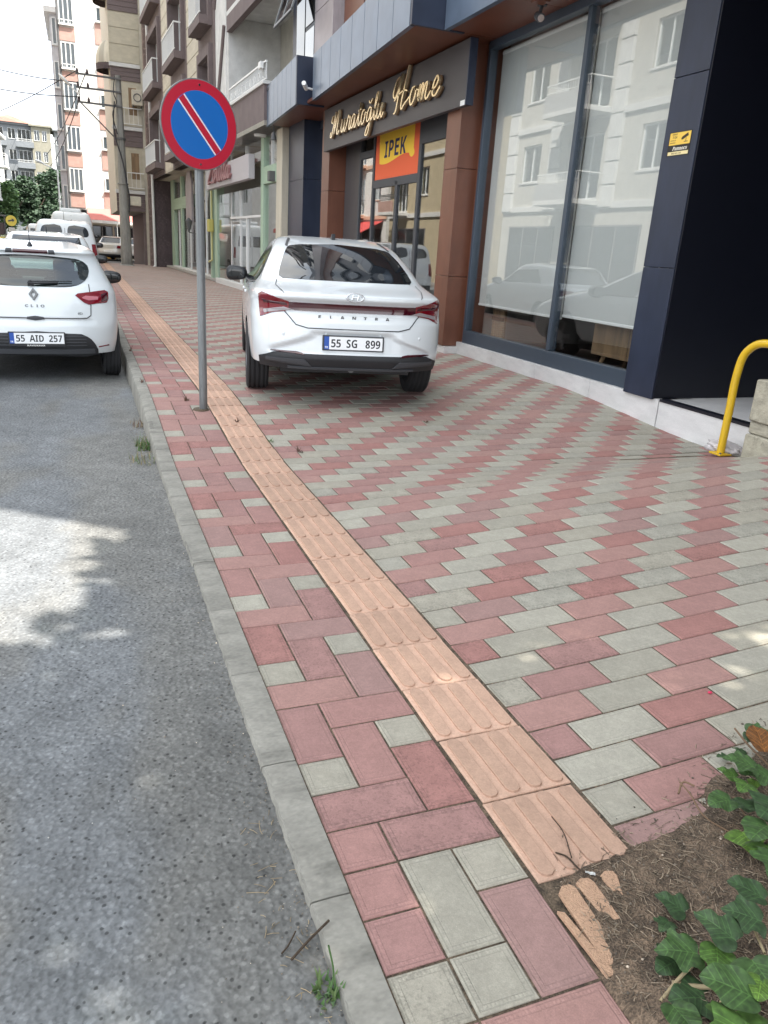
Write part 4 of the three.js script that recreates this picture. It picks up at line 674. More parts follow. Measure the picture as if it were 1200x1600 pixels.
  for (const s of [-1, 1]) {
    SD('side_window', s, curvy([[0.78, 1.03], [1.3, 0.99], [1.62, 0.98], [1.62, 1.27], [1.3, 1.28], [0.95, 1.22]]), M.glassDark, 0.003); SD('side_window', s, [[1.66, 0.98], [2.75, 0.96], [2.45, 1.15], [2.2, 1.27], [1.66, 1.29]], M.glassDark, 0.003, 14, 10);
    part(t, 'window_trim', seam(sideF(s), [[0.72, 1.02], [1.3, 0.975], [2.85, 0.94]], 0.014, 0.005), M.plastic); part(t, 'shut_line', seam(sideF(s), [[1.64, 0.97], [1.64, 0.3]], 0.006), M.plastic);
    const lamp = R('tail_light', [[s * 0.385, 0.905], [s * 0.48, 0.825], [s * 0.53, 0.805], [s * 0.70, 0.81], [s * 0.735, 0.86], [s * 0.735, 0.935], [s * 0.70, 0.945]], M.lampRed, 0.008, 14, 8);
    part(lamp, 'lens_clear', patch(C.rear, [[s * 0.455, 0.868], [s * 0.53, 0.845], [s * 0.62, 0.85], [s * 0.63, 0.885], [s * 0.5, 0.89]], 0.0115, 8, 5), phys([0.48, 0.16, 0.19], 0.12, { clearcoat: 1 })); part(lamp, 'lens_dark', patch(C.rear, [[s * 0.655, 0.83], [s * 0.72, 0.845], [s * 0.72, 0.92], [s * 0.66, 0.915]], 0.0115, 6, 6), M.lampDark);
    line([[s * 0.545, 1.0], [s * 0.552, 0.86], [s * 0.54, 0.70], [s * 0.50, 0.672], [s * 0.3, 0.668], [0, 0.668]], 0.009); R('reflector', [[s * 0.60, 0.375], [s * 0.71, 0.38], [s * 0.71, 0.40], [s * 0.60, 0.395]], M.lampRed, 0.006, 6, 2);
  }
  R('bumper_insert', curvy([[-0.60, 0.30], [-0.59, 0.36], [-0.52, 0.47], [-0.40, 0.527], [-0.2, 0.54], [0.2, 0.54], [0.40, 0.527], [0.52, 0.47], [0.59, 0.36], [0.60, 0.30], [0, 0.29]]), M.plastic, 0.006, 30, 10);
  for (const y of [0.40, 0.43, 0.46, 0.49]) R('insert_rib', [[-0.48, y], [0.48, y], [0.47, y + 0.007], [-0.47, y + 0.007]], M.plasticGrey, 0.013, 16, 1); R('lower_apron', [[-0.56, 0.315], [0.56, 0.315], [0.55, 0.365], [-0.55, 0.365]], M.plasticGrey, 0.012, 16, 2);
  R('boot_handle', curvy([[-0.085, 0.66], [0, 0.645], [0.085, 0.66], [0.075, 0.678], [-0.075, 0.678]]), M.plasticGrey, 0.014, 8, 4);
  const pl = part(t, 'number_plate', new THREE.BoxGeometry(0.52, 0.112, 0.008), [M.plastic, M.plastic, M.plastic, M.plastic, std(0xffffff, 0.45, { map: plateTex('55  AID  257') }), M.plastic]); pl.position.copy(C.rear(0, 0.475)).add(V(0, 0, 0.025));
  const pf = part(t, 'plate_holder', cbox(-0.27, 0.27, -0.085, 0.062, -0.02, 0.002, 0.006), M.plastic); pf.position.copy(pl.position).add(V(0, 0, -0.003)); const hl = part(t, 'holder_lettering', new TextGeometry('KAVUKKAR', { font, size: 0.016, depth: 0.002, curveSegments: 2 }).scale(1.5, 1, 1), M.rail); hl.position.copy(pl.position).add(V(-0.1, -0.079, 0.0)); 
  const em = part(t, 'emblem', plateShape([[0, 0.062], [0.042, 0], [0, -0.062], [-0.042, 0]], 0.008, [[[0, 0.036], [-0.022, 0], [0, -0.036], [0.022, 0]]], 0.003), M.dim); em.position.copy(C.rear(0, 0.895)).add(V(0, 0, 0.008)); em.rotation.x = -0.42;
  [...'CLIO'].forEach((ch, i) => { const g = new TextGeometry(ch, { font, size: 0.026, depth: 0.004, curveSegments: 4 }); g.computeBoundingBox(); g.translate(-g.boundingBox.max.x / 2, 0, 0).scale(1.6, 1, 1); const m = part(t, 'letter', g, M.dim); m.position.copy(C.rear(-0.075 + i * 0.05, 0.785)).add(V(0, -0.013, 0.004)); m.rotation.x = -0.3; });
  const sm = part(t, 'trim_badge', new TextGeometry('dCi', { font, size: 0.022, depth: 0.003, curveSegments: 3 }), M.dim); sm.position.copy(C.rear(0.41, 0.72)).add(V(0, -0.01, 0.003));
  const wp = part(t, 'rear_wiper', [rod(V(-0.02, 0, 0.02), V(0.26, 0.012, -0.03), 0.011, 6), rod(V(0.02, 0.02, 0.0), V(0.40, 0.03, -0.06), 0.006, 6), cyl(0.026, 0.03, 0.03, 14).rotateX(Math.PI / 2)], M.plastic); wp.position.copy(C.rear(-0.02, 0.985)).add(V(0, 0.012, 0.02));
  const ant = part(t, 'roof_aerial', [rod(V(0, 0, 0), V(0, 0.045, -0.02), 0.035, 12, 0.012), rod(V(0, 0.04, -0.02), V(0, 0.24, 0.06), 0.004, 6)], M.plastic); ant.position.set(0, 1.338, -0.72);
  mirror(t, 0.83, 0.985, -2.42, 1); mirror(t, -0.83, 0.985, -2.42, -1);
}
// ---- row of parked cars ahead
function plainRear(car, o) { const { R, SD, t, C } = car; R('rear_window', o.glass, M.glassDark, 0.004, 16, 8); for (const s of [-1, 1]) { R('tail_light', o.lamp.map(([x, y]) => [s * x, y]), M.lampRed, 0.008, 6, 6); if (o.side) for (const w of o.side) SD('side_window', s, w, M.glassDark, 0.003); mirror(t, s * o.mx, o.my, -o.mz, s); } R('bumper_insert', [[-o.bw, 0.28], [o.bw, 0.28], [o.bw, 0.4], [-o.bw, 0.4]], M.plastic, 0.006, 14, 3); R('number_plate', [[-0.26, 0.5], [0.26, 0.5], [0.26, 0.61], [-0.26, 0.61]], M.rail, 0.012, 4, 2); }
{
  const saloon = (len) => ({ length: len, taper: 0.1, n: 3, sill: 0.2, rearBottom: 0.3, frontBottom: 0.24, axles: [0.95, 3.55], arch: 0.35, wheel: 0.31, track: 0.76, archTop: 0.6,
    rows: [[0.18, 0.2, len - 0.25, 0.8, 0.4, 0.6], [0.31, 0.04, len - 0.05, 0.85, 0.45, 0.6], [0.5, 0, len, 0.87, 0.45, 0.6], [0.75, 0.06, len - 0.12, 0.875, 0.45, 0.7], [0.9, 0.07, len - 0.5, 0.86, 0.42, 0.7], [0.98, 0.08, len - 1.0, 0.83, 0.45, 0.6], [1.03, 0.45, len - 1.2, 0.79, 0.3, 0.5], [1.15, 0.58, len - 1.45, 0.73, 0.3, 0.45], [1.395, 0.86, len - 1.9, 0.62, 0.3, 0.35], [1.44, 1.2, len - 2.15, 0.56, 0.35, 0.3], [1.465, 1.75, len - 2.35, 0.42, 0.2, 0.15]],
    ys: [...yList(0.74, 1.0, 12), ...yList(1.01, 1.465, 18)] });
  const o = { glass: [[-0.6, 1.06], [0.6, 1.06], [0.53, 1.392], [-0.53, 1.392]], lamp: [[0.5, 0.75], [0.8, 0.75], [0.8, 0.92], [0.55, 0.92]], side: [[[1.1, 1.02], [2.9, 0.98], [2.4, 1.3], [1.5, 1.32]]], mx: 0.86, my: 1.0, mz: 2.9, bw: 0.7 };
  const c2 = makeCar('saloon_car', 'white saloon parked between the white hatchback and the white panel van', [-0.52, -0.07, -14.2], 0.03, saloon(4.4), M.paintCool, 'cars parked along the kerb');
  plainRear(c2, o); part(c2.t, 'roof_aerial', rod(V(0, 1.44, -1.6), V(0, 1.56, -1.55), 0.012, 6, 0.004), M.plastic);
  const S3 = { category: 'van', length: 4.4, taper: 0.06, n: 4.5, sill: 0.22, rearBottom: 0.34, frontBottom: 0.26, axles: [0.75, 3.45], arch: 0.37, wheel: 0.32, track: 0.78, archTop: 0.6,
    rows: [[0.2, 0.12, 4.2, 0.82, 0.2, 0.6], [0.34, 0.02, 4.36, 0.88, 0.22, 0.6], [0.55, 0, 4.4, 0.9, 0.22, 0.6], [0.9, 0.05, 4.25, 0.905, 0.2, 0.7], [1.05, 0.07, 3.6, 0.89, 0.2, 0.7], [1.2, 0.10, 3.3, 0.86, 0.2, 0.5], [1.5, 0.17, 2.95, 0.8, 0.2, 0.4], [1.68, 0.23, 2.7, 0.75, 0.22, 0.35], [1.77, 0.33, 2.55, 0.68, 0.25, 0.3], [1.82, 0.6, 2.3, 0.55, 0.25, 0.2], [1.83, 0.9, 2.1, 0.4, 0.2, 0.1]], ys: [...yList(0.74, 1.7, 24), ...yList(1.72, 1.83, 8)] };
  const v = makeCar('panel_van', 'small white van with twin rear doors parked behind the white saloon', [-0.40, -0.075, -24.6], 0.02, S3, M.paint, 'cars parked along the kerb');
  for (const s of [-1, 1]) { v.R('rear_window', curvy([[s * 0.09, 1.40], [s * 0.58, 1.38], [s * 0.64, 1.44], [s * 0.58, 1.63], [s * 0.5, 1.66], [s * 0.12, 1.66]]), M.glassDark, 0.004); v.R('tail_light', [[s * 0.72, 0.8], [s * 0.86, 0.8], [s * 0.80, 1.2], [s * 0.7, 1.2]], M.lampRed, 0.008); mirror(v.t, s * 0.9, 1.15, -3.05, s); v.SD('side_window', s, [[2.0, 1.15], [3.1, 1.12], [2.75, 1.5], [2.0, 1.58]], M.glassDark, 0.003); }
  v.line([[0, 1.75], [0, 0.45]], 0.01); v.R('bumper_insert', [[-0.8, 0.34], [0.8, 0.34], [0.8, 0.5], [-0.8, 0.5]], M.plastic, 0.008); v.R('number_plate', [[-0.6, 0.75], [-0.1, 0.75], [-0.1, 0.86], [-0.6, 0.86]], M.rail, 0.01, 4, 2); part(v.t, 'roof_aerial', rod(V(0, 1.82, -1.0), V(0, 2.05, -0.9), 0.006, 6), M.plastic);
  const S4 = { category: 'van', length: 5.4, taper: 0.05, n: 5, sill: 0.3, rearBottom: 0.4, frontBottom: 0.3, axles: [1.0, 4.4], arch: 0.4, wheel: 0.34, track: 0.85, archTop: 0.6,
    rows: [[0.25, 0.1, 5.2, 0.9, 0.15, 0.6], [0.4, 0.0, 5.38, 0.96, 0.15, 0.6], [1.0, 0.02, 5.2, 0.99, 0.15, 0.7], [1.3, 0.04, 4.6, 0.98, 0.15, 0.6], [1.9, 0.09, 4.0, 0.92, 0.15, 0.5], [2.2, 0.13, 3.8, 0.85, 0.18, 0.45], [2.34, 0.24, 3.6, 0.76, 0.2, 0.4], [2.40, 0.5, 3.3, 0.6, 0.2, 0.3]], ys: [...yList(0.74, 2.25, 20), ...yList(2.28, 2.40, 6)] };
  const b = makeCar('high_roof_van', 'tall white high roofed van parked beyond the small white van', [-0.33, -0.08, -39.5], 0.0, S4, M.paint, 'cars parked along the kerb');
  for (const s of [-1, 1]) { b.R('rear_window', [[s * 0.06, 1.35], [s * 0.7, 1.35], [s * 0.66, 1.85], [s * 0.06, 1.85]], M.glassDark, 0.004); b.R('tail_light', [[s * 0.84, 0.8], [s * 0.95, 0.8], [s * 0.92, 1.3], [s * 0.82, 1.3]], M.lampRed, 0.008); mirror(b.t, s * 1.0, 1.4, -4.2, s); } b.line([[0, 2.25], [0, 0.5]], 0.012); part(b.t, 'roof_vent', cbox(-0.06, 0.06, 2.39, 2.46, -0.9, -0.8), M.plastic);
  part(b.t, 'roof_box', cbox(-0.5, 0.45, 2.36, 2.56, -3.0, -0.7, 0.08), M.paint);
  const S5 = saloon(4.3), far = makeCar('saloon_car', 'silver saloon parked in front of the shop with the red awning', [1.55, -0.09, -52.2], -0.32, S5, M.silver, 'cars by the red awning'); plainRear(far, o);
  const f2 = makeCar('saloon_car', 'white car parked beyond the utility pole near the red awning', [3.0, -0.09, -51.4], -0.5, saloon(4.2), M.paint, 'cars by the red awning'); plainRear(f2, o);
  const S6 = { ...S3, rows: S3.rows.map((r) => [...r]), category: 'van' }, l = makeCar('panel_van', 'white van driving lane side beyond the parked row near the trees', [-1.7, -0.08, -44], 0.06, S6, M.paintCool); for (const s of [-1, 1]) { l.R('tail_light', [[s * 0.72, 0.8], [s * 0.86, 0.8], [s * 0.80, 1.2], [s * 0.7, 1.2]], M.lampRed, 0.008); mirror(l.t, s * 0.9, 1.15, -3.05, s); } l.R('rear_window', [[-0.66, 1.2], [0.66, 1.2], [0.6, 1.6], [-0.6, 1.6]], M.glassDark, 0.004); l.R('bumper_insert', [[-0.8, 0.34], [0.8, 0.34], [0.8, 0.5], [-0.8, 0.5]], M.plastic, 0.008);
}
// ---------------------------------------------------------------- neighbouring and far buildings
// local frame of every facade: X to the viewer's right, Y up, Z out of the wall
function wallWith(x0, x1, y0, y1, depth, holes) { return metreUV(plateShape(rect(x0, x1, y0, y1), depth, holes.map(([a, b, c, d]) => [[a, c], [a, d], [b, d], [b, c]])).translate(0, 0, -depth)); }
const M2 = { clear: phys([0.9, 0.93, 0.93], 0.02, { transmission: 1, thickness: 0, ior: 1.6, side: THREE.DoubleSide }), frame: std([0.66, 0.67, 0.66], 0.5), frameDark: std([0.13, 0.12, 0.12], 0.5), pane: phys([0.05, 0.065, 0.075], 0.06, { ior: 1.6 }), curtain: std([0.55, 0.54, 0.50], 0.9) };  // pane is opaque: the dark of unlit rooms is put into its colour
const winCache = {};
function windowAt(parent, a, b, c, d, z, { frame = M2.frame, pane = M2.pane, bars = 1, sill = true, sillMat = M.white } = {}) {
  const w = b - a, h = d - c, k = [w.toFixed(3), h.toFixed(3), bars].join();
  if (!winCache[k]) { const f = [box(-w / 2, w / 2, 0, 0.06, -0.04, 0.02), box(-w / 2, w / 2, h - 0.06, h, -0.04, 0.02), box(-w / 2, -w / 2 + 0.06, 0.06, h - 0.06, -0.04, 0.02), box(w / 2 - 0.06, w / 2, 0.06, h - 0.06, -0.04, 0.02)]; for (let i = 1; i <= bars; i++) { const x = -w / 2 + w * i / (bars + 1); f.push(box(x - 0.03, x + 0.03, 0.06, h - 0.06, -0.035, 0.015)); } winCache[k] = [asMerged(f), box(-w / 2 + 0.05, w / 2 - 0.05, 0.05, h - 0.05, -0.02, -0.012), box(-w / 2 - 0.05, w / 2 + 0.05, -0.06, -0.002, -0.05, 0.14)]; }
  const [f, p, s] = winCache[k], m = part(parent, 'window', f, frame); m.position.set((a + b) / 2, c, z); part(m, 'pane', p, pane); if (sill) part(m, 'sill', s, sillMat); return m;
}
function railing(parent, x0, x1, y, z, h = 0.9, step = 0.14, mat = M.rail, depth = 0) { const g = [box(x0, x1, y + h - 0.04, y + h, z - 0.02, z + 0.02), box(x0, x1, y + 0.05, y + 0.08, z - 0.015, z + 0.015)]; for (let x = x0 + 0.03; x < x1; x += step) g.push(box(x - 0.009, x + 0.009, y + 0.08, y + h - 0.04, z - 0.009, z + 0.009)); if (depth) for (const x of [x0 + 0.02, x1 - 0.02]) g.push(box(x - 0.015, x + 0.015, y + h - 0.04, y + h, z - depth, z)); return part(parent, 'railing', g, mat); }

{ // ---- taupe block with the pale green shop below
  const b = thing('apartment_block', 'taupe apartment block with white balconies above a pale green shop front', 'building', [4.0, BASE, -18.5], -Math.PI / 2 + 0.0336);
  // X runs from 0 (corner by the navy pillar) to -20.8; Z = 0 is the overhanging front
  const P = (n, g, m, l) => part(b, n, g, m, l), SY = 3.82, R0 = -0.40; // R0: ground floor set back
  const gz = (x) => lerp(-0.42, -0.80, -x / 20.8);
  // ground floor: green frame, panes
  const gf = (n, x0, x1, y0, y1, out, m, back = 0.12) => P(n, cbox(x0, x1, y0, y1, gz((x0 + x1) / 2) - back, gz((x0 + x1) / 2) + out, 0.006), m);
  gf('side_pier', -0.5, 0.0, 0, SY, 0.0, M.cream, 0.6); gf('shop_frame', -2.0, -1.72, 0, SY, 0.03, M.green); gf('shop_frame', -1.72, -0.5, 2.72, 3.12, 0.02, M.green); gf('shop_frame', -8.75, -8.3, 0, SY, 0.05, M.green, 0.2); gf('shop_frame', -9.6, -9.35, 0, SY, 0.05, M.green, 0.2); gf('shop_frame', -12.9, -12.5, 0, SY, 0.03, M.green); gf('shop_frame', -17.3, -16.9, 0, SY, 0.03, M.green); gf('shop_frame', -20.4, -19.5, 0, SY, 0.05, M.green); gf('shop_frame', -19.5, -12.9, 2.55, 3.0, 0.03, M.green);
  gf('stall_riser', -8.3, -0.5, -0.1, 0.16, 0.04, M.white); gf('stall_riser', -19.5, -9.6, -0.1, 0.16, 0.04, M.white);
  const pane = (x0, x1, y0, y1) => P('shop_pane', box(x0, x1, y0, y1, gz((x0 + x1) / 2) - 0.06, gz((x0 + x1) / 2) - 0.05), M.glass), bar = (x0, x1, y0, y1) => P('glazing_bar', box(x0, x1, y0, y1, gz((x0 + x1) / 2) - 0.09, gz((x0 + x1) / 2) - 0.02), M.rail);
  for (const [a, c, d, e] of [[-1.72, -0.5, 0.16, 2.72], [-1.72, -0.5, 3.12, SY], [-8.3, -2.0, 0.16, 2.72], [-8.3, -2.0, 3.3, SY], [-19.5, -17.3, 0.16, 2.55], [-16.9, -12.9, 0.16, 2.55], [-19.5, -12.9, 3.0, SY], [-12.5, -9.6, 0.16, SY]]) pane(a, c, d, e);
  for (const x of [-1.1, -4.1, -6.2]) bar(x - 0.02, x + 0.02, 3.12, SY); bar(-6.22, -6.16, 0.16, 2.72); bar(-4.03, -3.97, 0.16, 2.0); bar(-4.9, -4.86, 0.16, 2.72); bar(-6.16, -2.0, 1.97, 2.03); for (const x of [-18.4, -15, -11]) bar(x - 0.03, x + 0.03, 0.16, SY);
  P('back_wall', box(-20.8, 0, -0.1, SY, -4.6, -4.5), M.room); P('shop_floor', box(-20.8, 0, 0.02, 0.1, -4.5, -0.5), M.room); P('room_divider', box(-9.5, -9.4, 0, SY, -4.5, -0.72), M.room);
  P('shop_soffit', box(-20.8, 0.0, SY, SY + 0.1, -4.6, 0.0), M.cream);
  // brown wing wall that carries the overhang at the far end, white drain pipe on its corner
  P('wing_wall', box(-21.6, -20.8, -0.2, 17, -0.95, -0.02), M.taupeDark); P('corner_strip', box(-21.95, -21.61, -0.2, 17, -0.7, 0.12), std([0.30, 0.22, 0.19], 0.9, { map: T.stainWall })); P('drain_pipe', [rod(V(-20.72, 0, 0.03), V(-20.72, 17, 0.03), 0.06, 10), rod(V(-20.72, 0.05, 0.03), V(-20.6, -0.02, 0.12), 0.06, 10)], M.rail);
  // upper storeys, two in view and one above
  P('upper_core', box(-21.6, 0, SY + 0.1, 17, -8, -1.5), M.taupe);
  for (let fl = 0; fl < 4; fl++) {
    const y = SY + 0.1 + fl * 2.95, H = 2.95;
    // corner balcony: parapet, coping, iron ornament rail, white inner walls
    P('balcony_parapet', box(-4.0, -0.02, y, y + 0.72, -0.12, 0), M.taupe); P('coping', cbox(-4.05, 0.02, y + 0.72, y + 0.79, -0.16, 0.04, 0.01), M.white); const rl = railing(b, -3.95, -0.05, y + 0.78, -0.06, 0.42, 0.11); rl.name = 'balcony_rail'; part(rl, 'ornament', Array.from({ length: 9 }, (_, i) => new THREE.TorusGeometry(0.075, 0.009, 5, 14).translate(-3.7 + i * 0.42, y + 0.98, -0.06)), M.rail);
    P('balcony_slab', box(-4.0, 0, y - 0.1, y, -1.5, 0), M.white); P('inner_wall', box(-4.02, -0.05, y, y + H - 0.1, -1.5, -1.44), std([0.58, 0.555, 0.49], 0.85, { map: T.plaster })); P('inner_side', box(-4.2, -4.02, y, y + H - 0.1, -1.44, -0.05), M.white); P('balcony_beam', box(-4.0, 0, y + H - 0.45, y + H - 0.1, -0.14, 0), M.taupe); P('balcony_side', box(-0.15, 0.0, y, y + H - 0.1, -1.44, -1.0), M.taupe);
    // white strip with a slanting trim
    P('white_strip', box(-5.6, -4.2, y - 0.1, y + H - 0.1, -1.5, -0.02), M.white); P('slant_trim', rod(V(-5.55, y + 0.4, 0.01), V(-4.25, y + 2.7, 0.01), 0.05, 4), M.taupe);
    // projecting window bays with small balconettes, cream stone between
    for (const [a, c] of [[-8.2, -5.6], [-14.2, -10.4], [-20.7, -16.4]]) {
      const w = c - a, ho = [[a + 0.5, c - 0.5, y + 0.35, y + 2.35]];
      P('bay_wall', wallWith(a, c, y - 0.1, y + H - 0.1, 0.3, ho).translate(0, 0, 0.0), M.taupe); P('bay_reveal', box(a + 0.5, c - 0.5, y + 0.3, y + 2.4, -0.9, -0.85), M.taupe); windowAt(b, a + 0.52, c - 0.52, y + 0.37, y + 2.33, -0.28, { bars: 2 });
      P('bay_surround', [box(a + 0.32, c - 0.32, y + 2.36, y + 2.62, 0.001, 0.12), box(a + 0.32, a + 0.48, y + 0.1, y + 2.36, 0.001, 0.12), box(c - 0.48, c - 0.32, y + 0.1, y + 2.36, 0.001, 0.12)], M.taupe);
      if (a < -6) { P('balconette_slab', cbox(a + 0.35, c - 0.35, y + 0.12, y + 0.34, 0.0, 0.36, 0.01), M.taupe); railing(b, a + 0.38, c - 0.38, y + 0.34, 0.33, 0.85, 0.16, M.rail, 0.33); }
    }
    for (const [a, c] of [[-10.4, -8.2], [-16.4, -14.2]]) { P('stone_back', box(a, c, y - 0.1, y + H - 0.1, -1.5, -0.06), M.cream); for (let i = 0; i < 6; i++) P('stone_block', cbox(a + 0.02, c - 0.02, y - 0.09 + i * 0.492, y + 0.385 + i * 0.492, -0.06, 0.0, 0.012), M.cream); }
  }
  // entrance hood, wall lantern, gas meter, signs
  const hood = P('entrance_panel', plateShape([[-0.7, 0], [0.7, 0], [0.7, 1.4], [0.35, 1.85], [-0.35, 1.85], [-0.7, 1.4]], 0.08), M.lavender); hood.position.set(-14.2, 2.0, gz(-14) + 0.04);
  P('gas_pipe', [rod(V(-9.0, 0.7, gz(-9) + 0.1), V(-9.0, SY, gz(-9) + 0.1), 0.035, 8), rod(V(-9.0, 0.7, gz(-9) + 0.1), V(-9.6, 0.62, gz(-9) + 0.1), 0.035, 8)], std([0.50, 0.47, 0.22], 0.6)); P('meter_box', cbox(-9.15, -8.85, 1.6, 2.0, gz(-9) + 0.06, gz(-9) + 0.24, 0.02), std([0.50, 0.43, 0.12], 0.6));
}
{
  const s = thing('shop_sign', 'grey shop fascia board with raised pinkish script over the green shop', 'sign', [4.17, BASE + 2.86, -23.6], -Math.PI / 2 + 0.025);
  part(s, 'sign_face', cbox(-3.3, 2.9, 0.0, 0.58, 0, 0.16, 0.01), std([0.44, 0.41, 0.42], 0.6)); script(s, 'Zotilla', 0.33, 2.0, 0.26, 0.07, std([0.34, 0.17, 0.17], 0.6), -2.6, 0.14, 0.17);
  const l = thing('wall_lantern', 'black wall lantern beside the far shop door', 'lamp', [3.92, 1.95, -31.5], -Math.PI / 2); part(l, 'lantern_body', [cyl(0.12, 0.07, 0.3, 6), cyl(0.02, 0.14, 0.12, 6).translate(0, 0.21, 0), cyl(0.05, 0.03, 0.1, 6).translate(0, -0.2, 0)], M.iron); part(l, 'bracket', [rod(V(0, -0.25, 0), V(0.12, -0.3, -0.3), 0.02), rod(V(0.0, -0.25, 0), V(0, -0.15, 0), 0.02)], M.iron);
  const c = thing('ceiling_light', 'flat round light under the balcony soffit of the taupe block', 'lamp', [4.25, BASE + 3.8, -20.1]); part(c, 'fitting', cyl(0.16, 0.14, 0.06, 20), M.rail);
  const e = thing('junction_box', 'small white box on the taupe balcony wall', 'box', [3.97, 5.15, -18.75]); part(e, 'cover', cbox(-0.04, 0.04, -0.07, 0.07, -0.12, 0.12, 0.01), M.rail);
}
{ // ---- cream block beyond the utility pole: its side wall faces the viewer
  const b = thing('apartment_block', 'cream and brown banded apartment block behind the concrete utility pole', 'building', [0, 0, -41]);
  const P = (n, g, m) => part(b, n, g, m), x0 = 1.75, x1 = 3.25;
  P('wall', box(x0, x1 + 6, 2.55, 17, -9, -0.02), M.cream); P('ground_wall', box(2.95, 9, -0.2, 2.55, -9, -0.1), M.taupe); P('corner_post', box(x1 - 0.18, x1, -0.1, 17, -0.1, 0.06), M.cream);
  const slats = (y0, y1) => { const n = Math.round((y1 - y0) / 0.2); for (let i = 0; i < n; i++) P('siding_board', cbox(x0, x1 - 0.19, y0 + (y1 - y0) * i / n + 0.006, y0 + (y1 - y0) * (i + 1) / n - 0.006, -0.02, 0.03, 0.008), M.taupe); };
  slats(2.56, 3.35); slats(5.4, 6.1); slats(8.15, 8.7); slats(10.9, 11.5); slats(13.7, 14.2);
  for (const y of [3.35, 6.1, 8.7, 11.5]) P('cornice', cbox(x0 - 0.04, x1 - 0.19, y, y + 0.16, -0.02, 0.1, 0.01), M.white);
  for (const [y0, y1] of [[8.9, 9.6], [9.62, 10.25], [10.27, 10.85], [11.7, 12.6], [12.62, 13.6]]) P('cream_panel', cbox(x0, x1 - 0.19, y0, y1, -0.02, 0.02, 0.008), M.creamDeep);
  for (const y of [3.55, 6.3]) { P('balcony_opening', box(x0 + 0.35, x1 - 0.25, y + 0.05, y + 1.75, -0.018, 0.004), M.creamDeep); P('balcony_door', box(x0 + 0.75, x1 - 0.4, y + 0.1, y + 1.6, 0.005, 0.015), M.wood); railing(b, x0 + 0.3, x1 - 0.2, y, 0.12, 0.75, 0.2); P('balcony_front', box(x0 + 0.3, x1 - 0.2, y - 0.02, y + 0.45, 0.08, 0.11), M.cream); }
  const ac = thing('air_conditioner', 'cream air conditioner outdoor unit on the cream block wall', 'air conditioner', [2.86, 7.15, -40.9]); part(ac, 'case', cbox(-0.24, 0.24, 0, 0.65, 0, 0.28, 0.03), M.cream); part(ac, 'fan_grille', new THREE.TorusGeometry(0.16, 0.02, 6, 24).translate(0, 0.32, 0.285), M.iron); part(ac, 'bracket', [box(-0.2, -0.17, -0.06, 0, -0.1, 0.26), box(0.17, 0.2, -0.06, 0, -0.1, 0.26)], M.iron);
  // rounded striped awnings on the street side
  for (const [i, y, l] of [[0, 8.85, 'lower round ribbed awning on the street side of the cream block'], [1, 11.6, 'upper round ribbed awning on the street side of the cream block']]) {
    const a = thing('round_awning', l, 'awning', [1.76, y, -41.9]); const cloth = std([0.36, 0.33, 0.27], 0.9);
    for (let k = 0; k < 7; k++) part(a, 'cloth_gore', new THREE.SphereGeometry(0.82, 3, 10, Math.PI * 1.5 + 0, 0.0001).scale(1, 1, 1) && new THREE.SphereGeometry(0.82, 4, 10, -Math.PI / 2 + 0 + k * Math.PI / 7, Math.PI / 7, 0, Math.PI / 2).scale(0.72, 1.25, 1.0), k % 2 ? cloth : M.cream);
    part(a, 'valance', new THREE.CylinderGeometry(0.82, 0.8, 0.26, 20, 1, true, Math.PI, Math.PI).scale(0.72, 1, 1).translate(0, -0.13, 0), M.taupeDark);
    for (let k = 0; k < 5; k++) { const t = Math.PI * (1.1 + 0.2 * k); part(a, 'rib', rod(V(0.02, 1.0, 0), V(0.59 * Math.sin(t), 0.0, 0.82 * Math.cos(t)), 0.014, 5), M.iron); }
  }
}
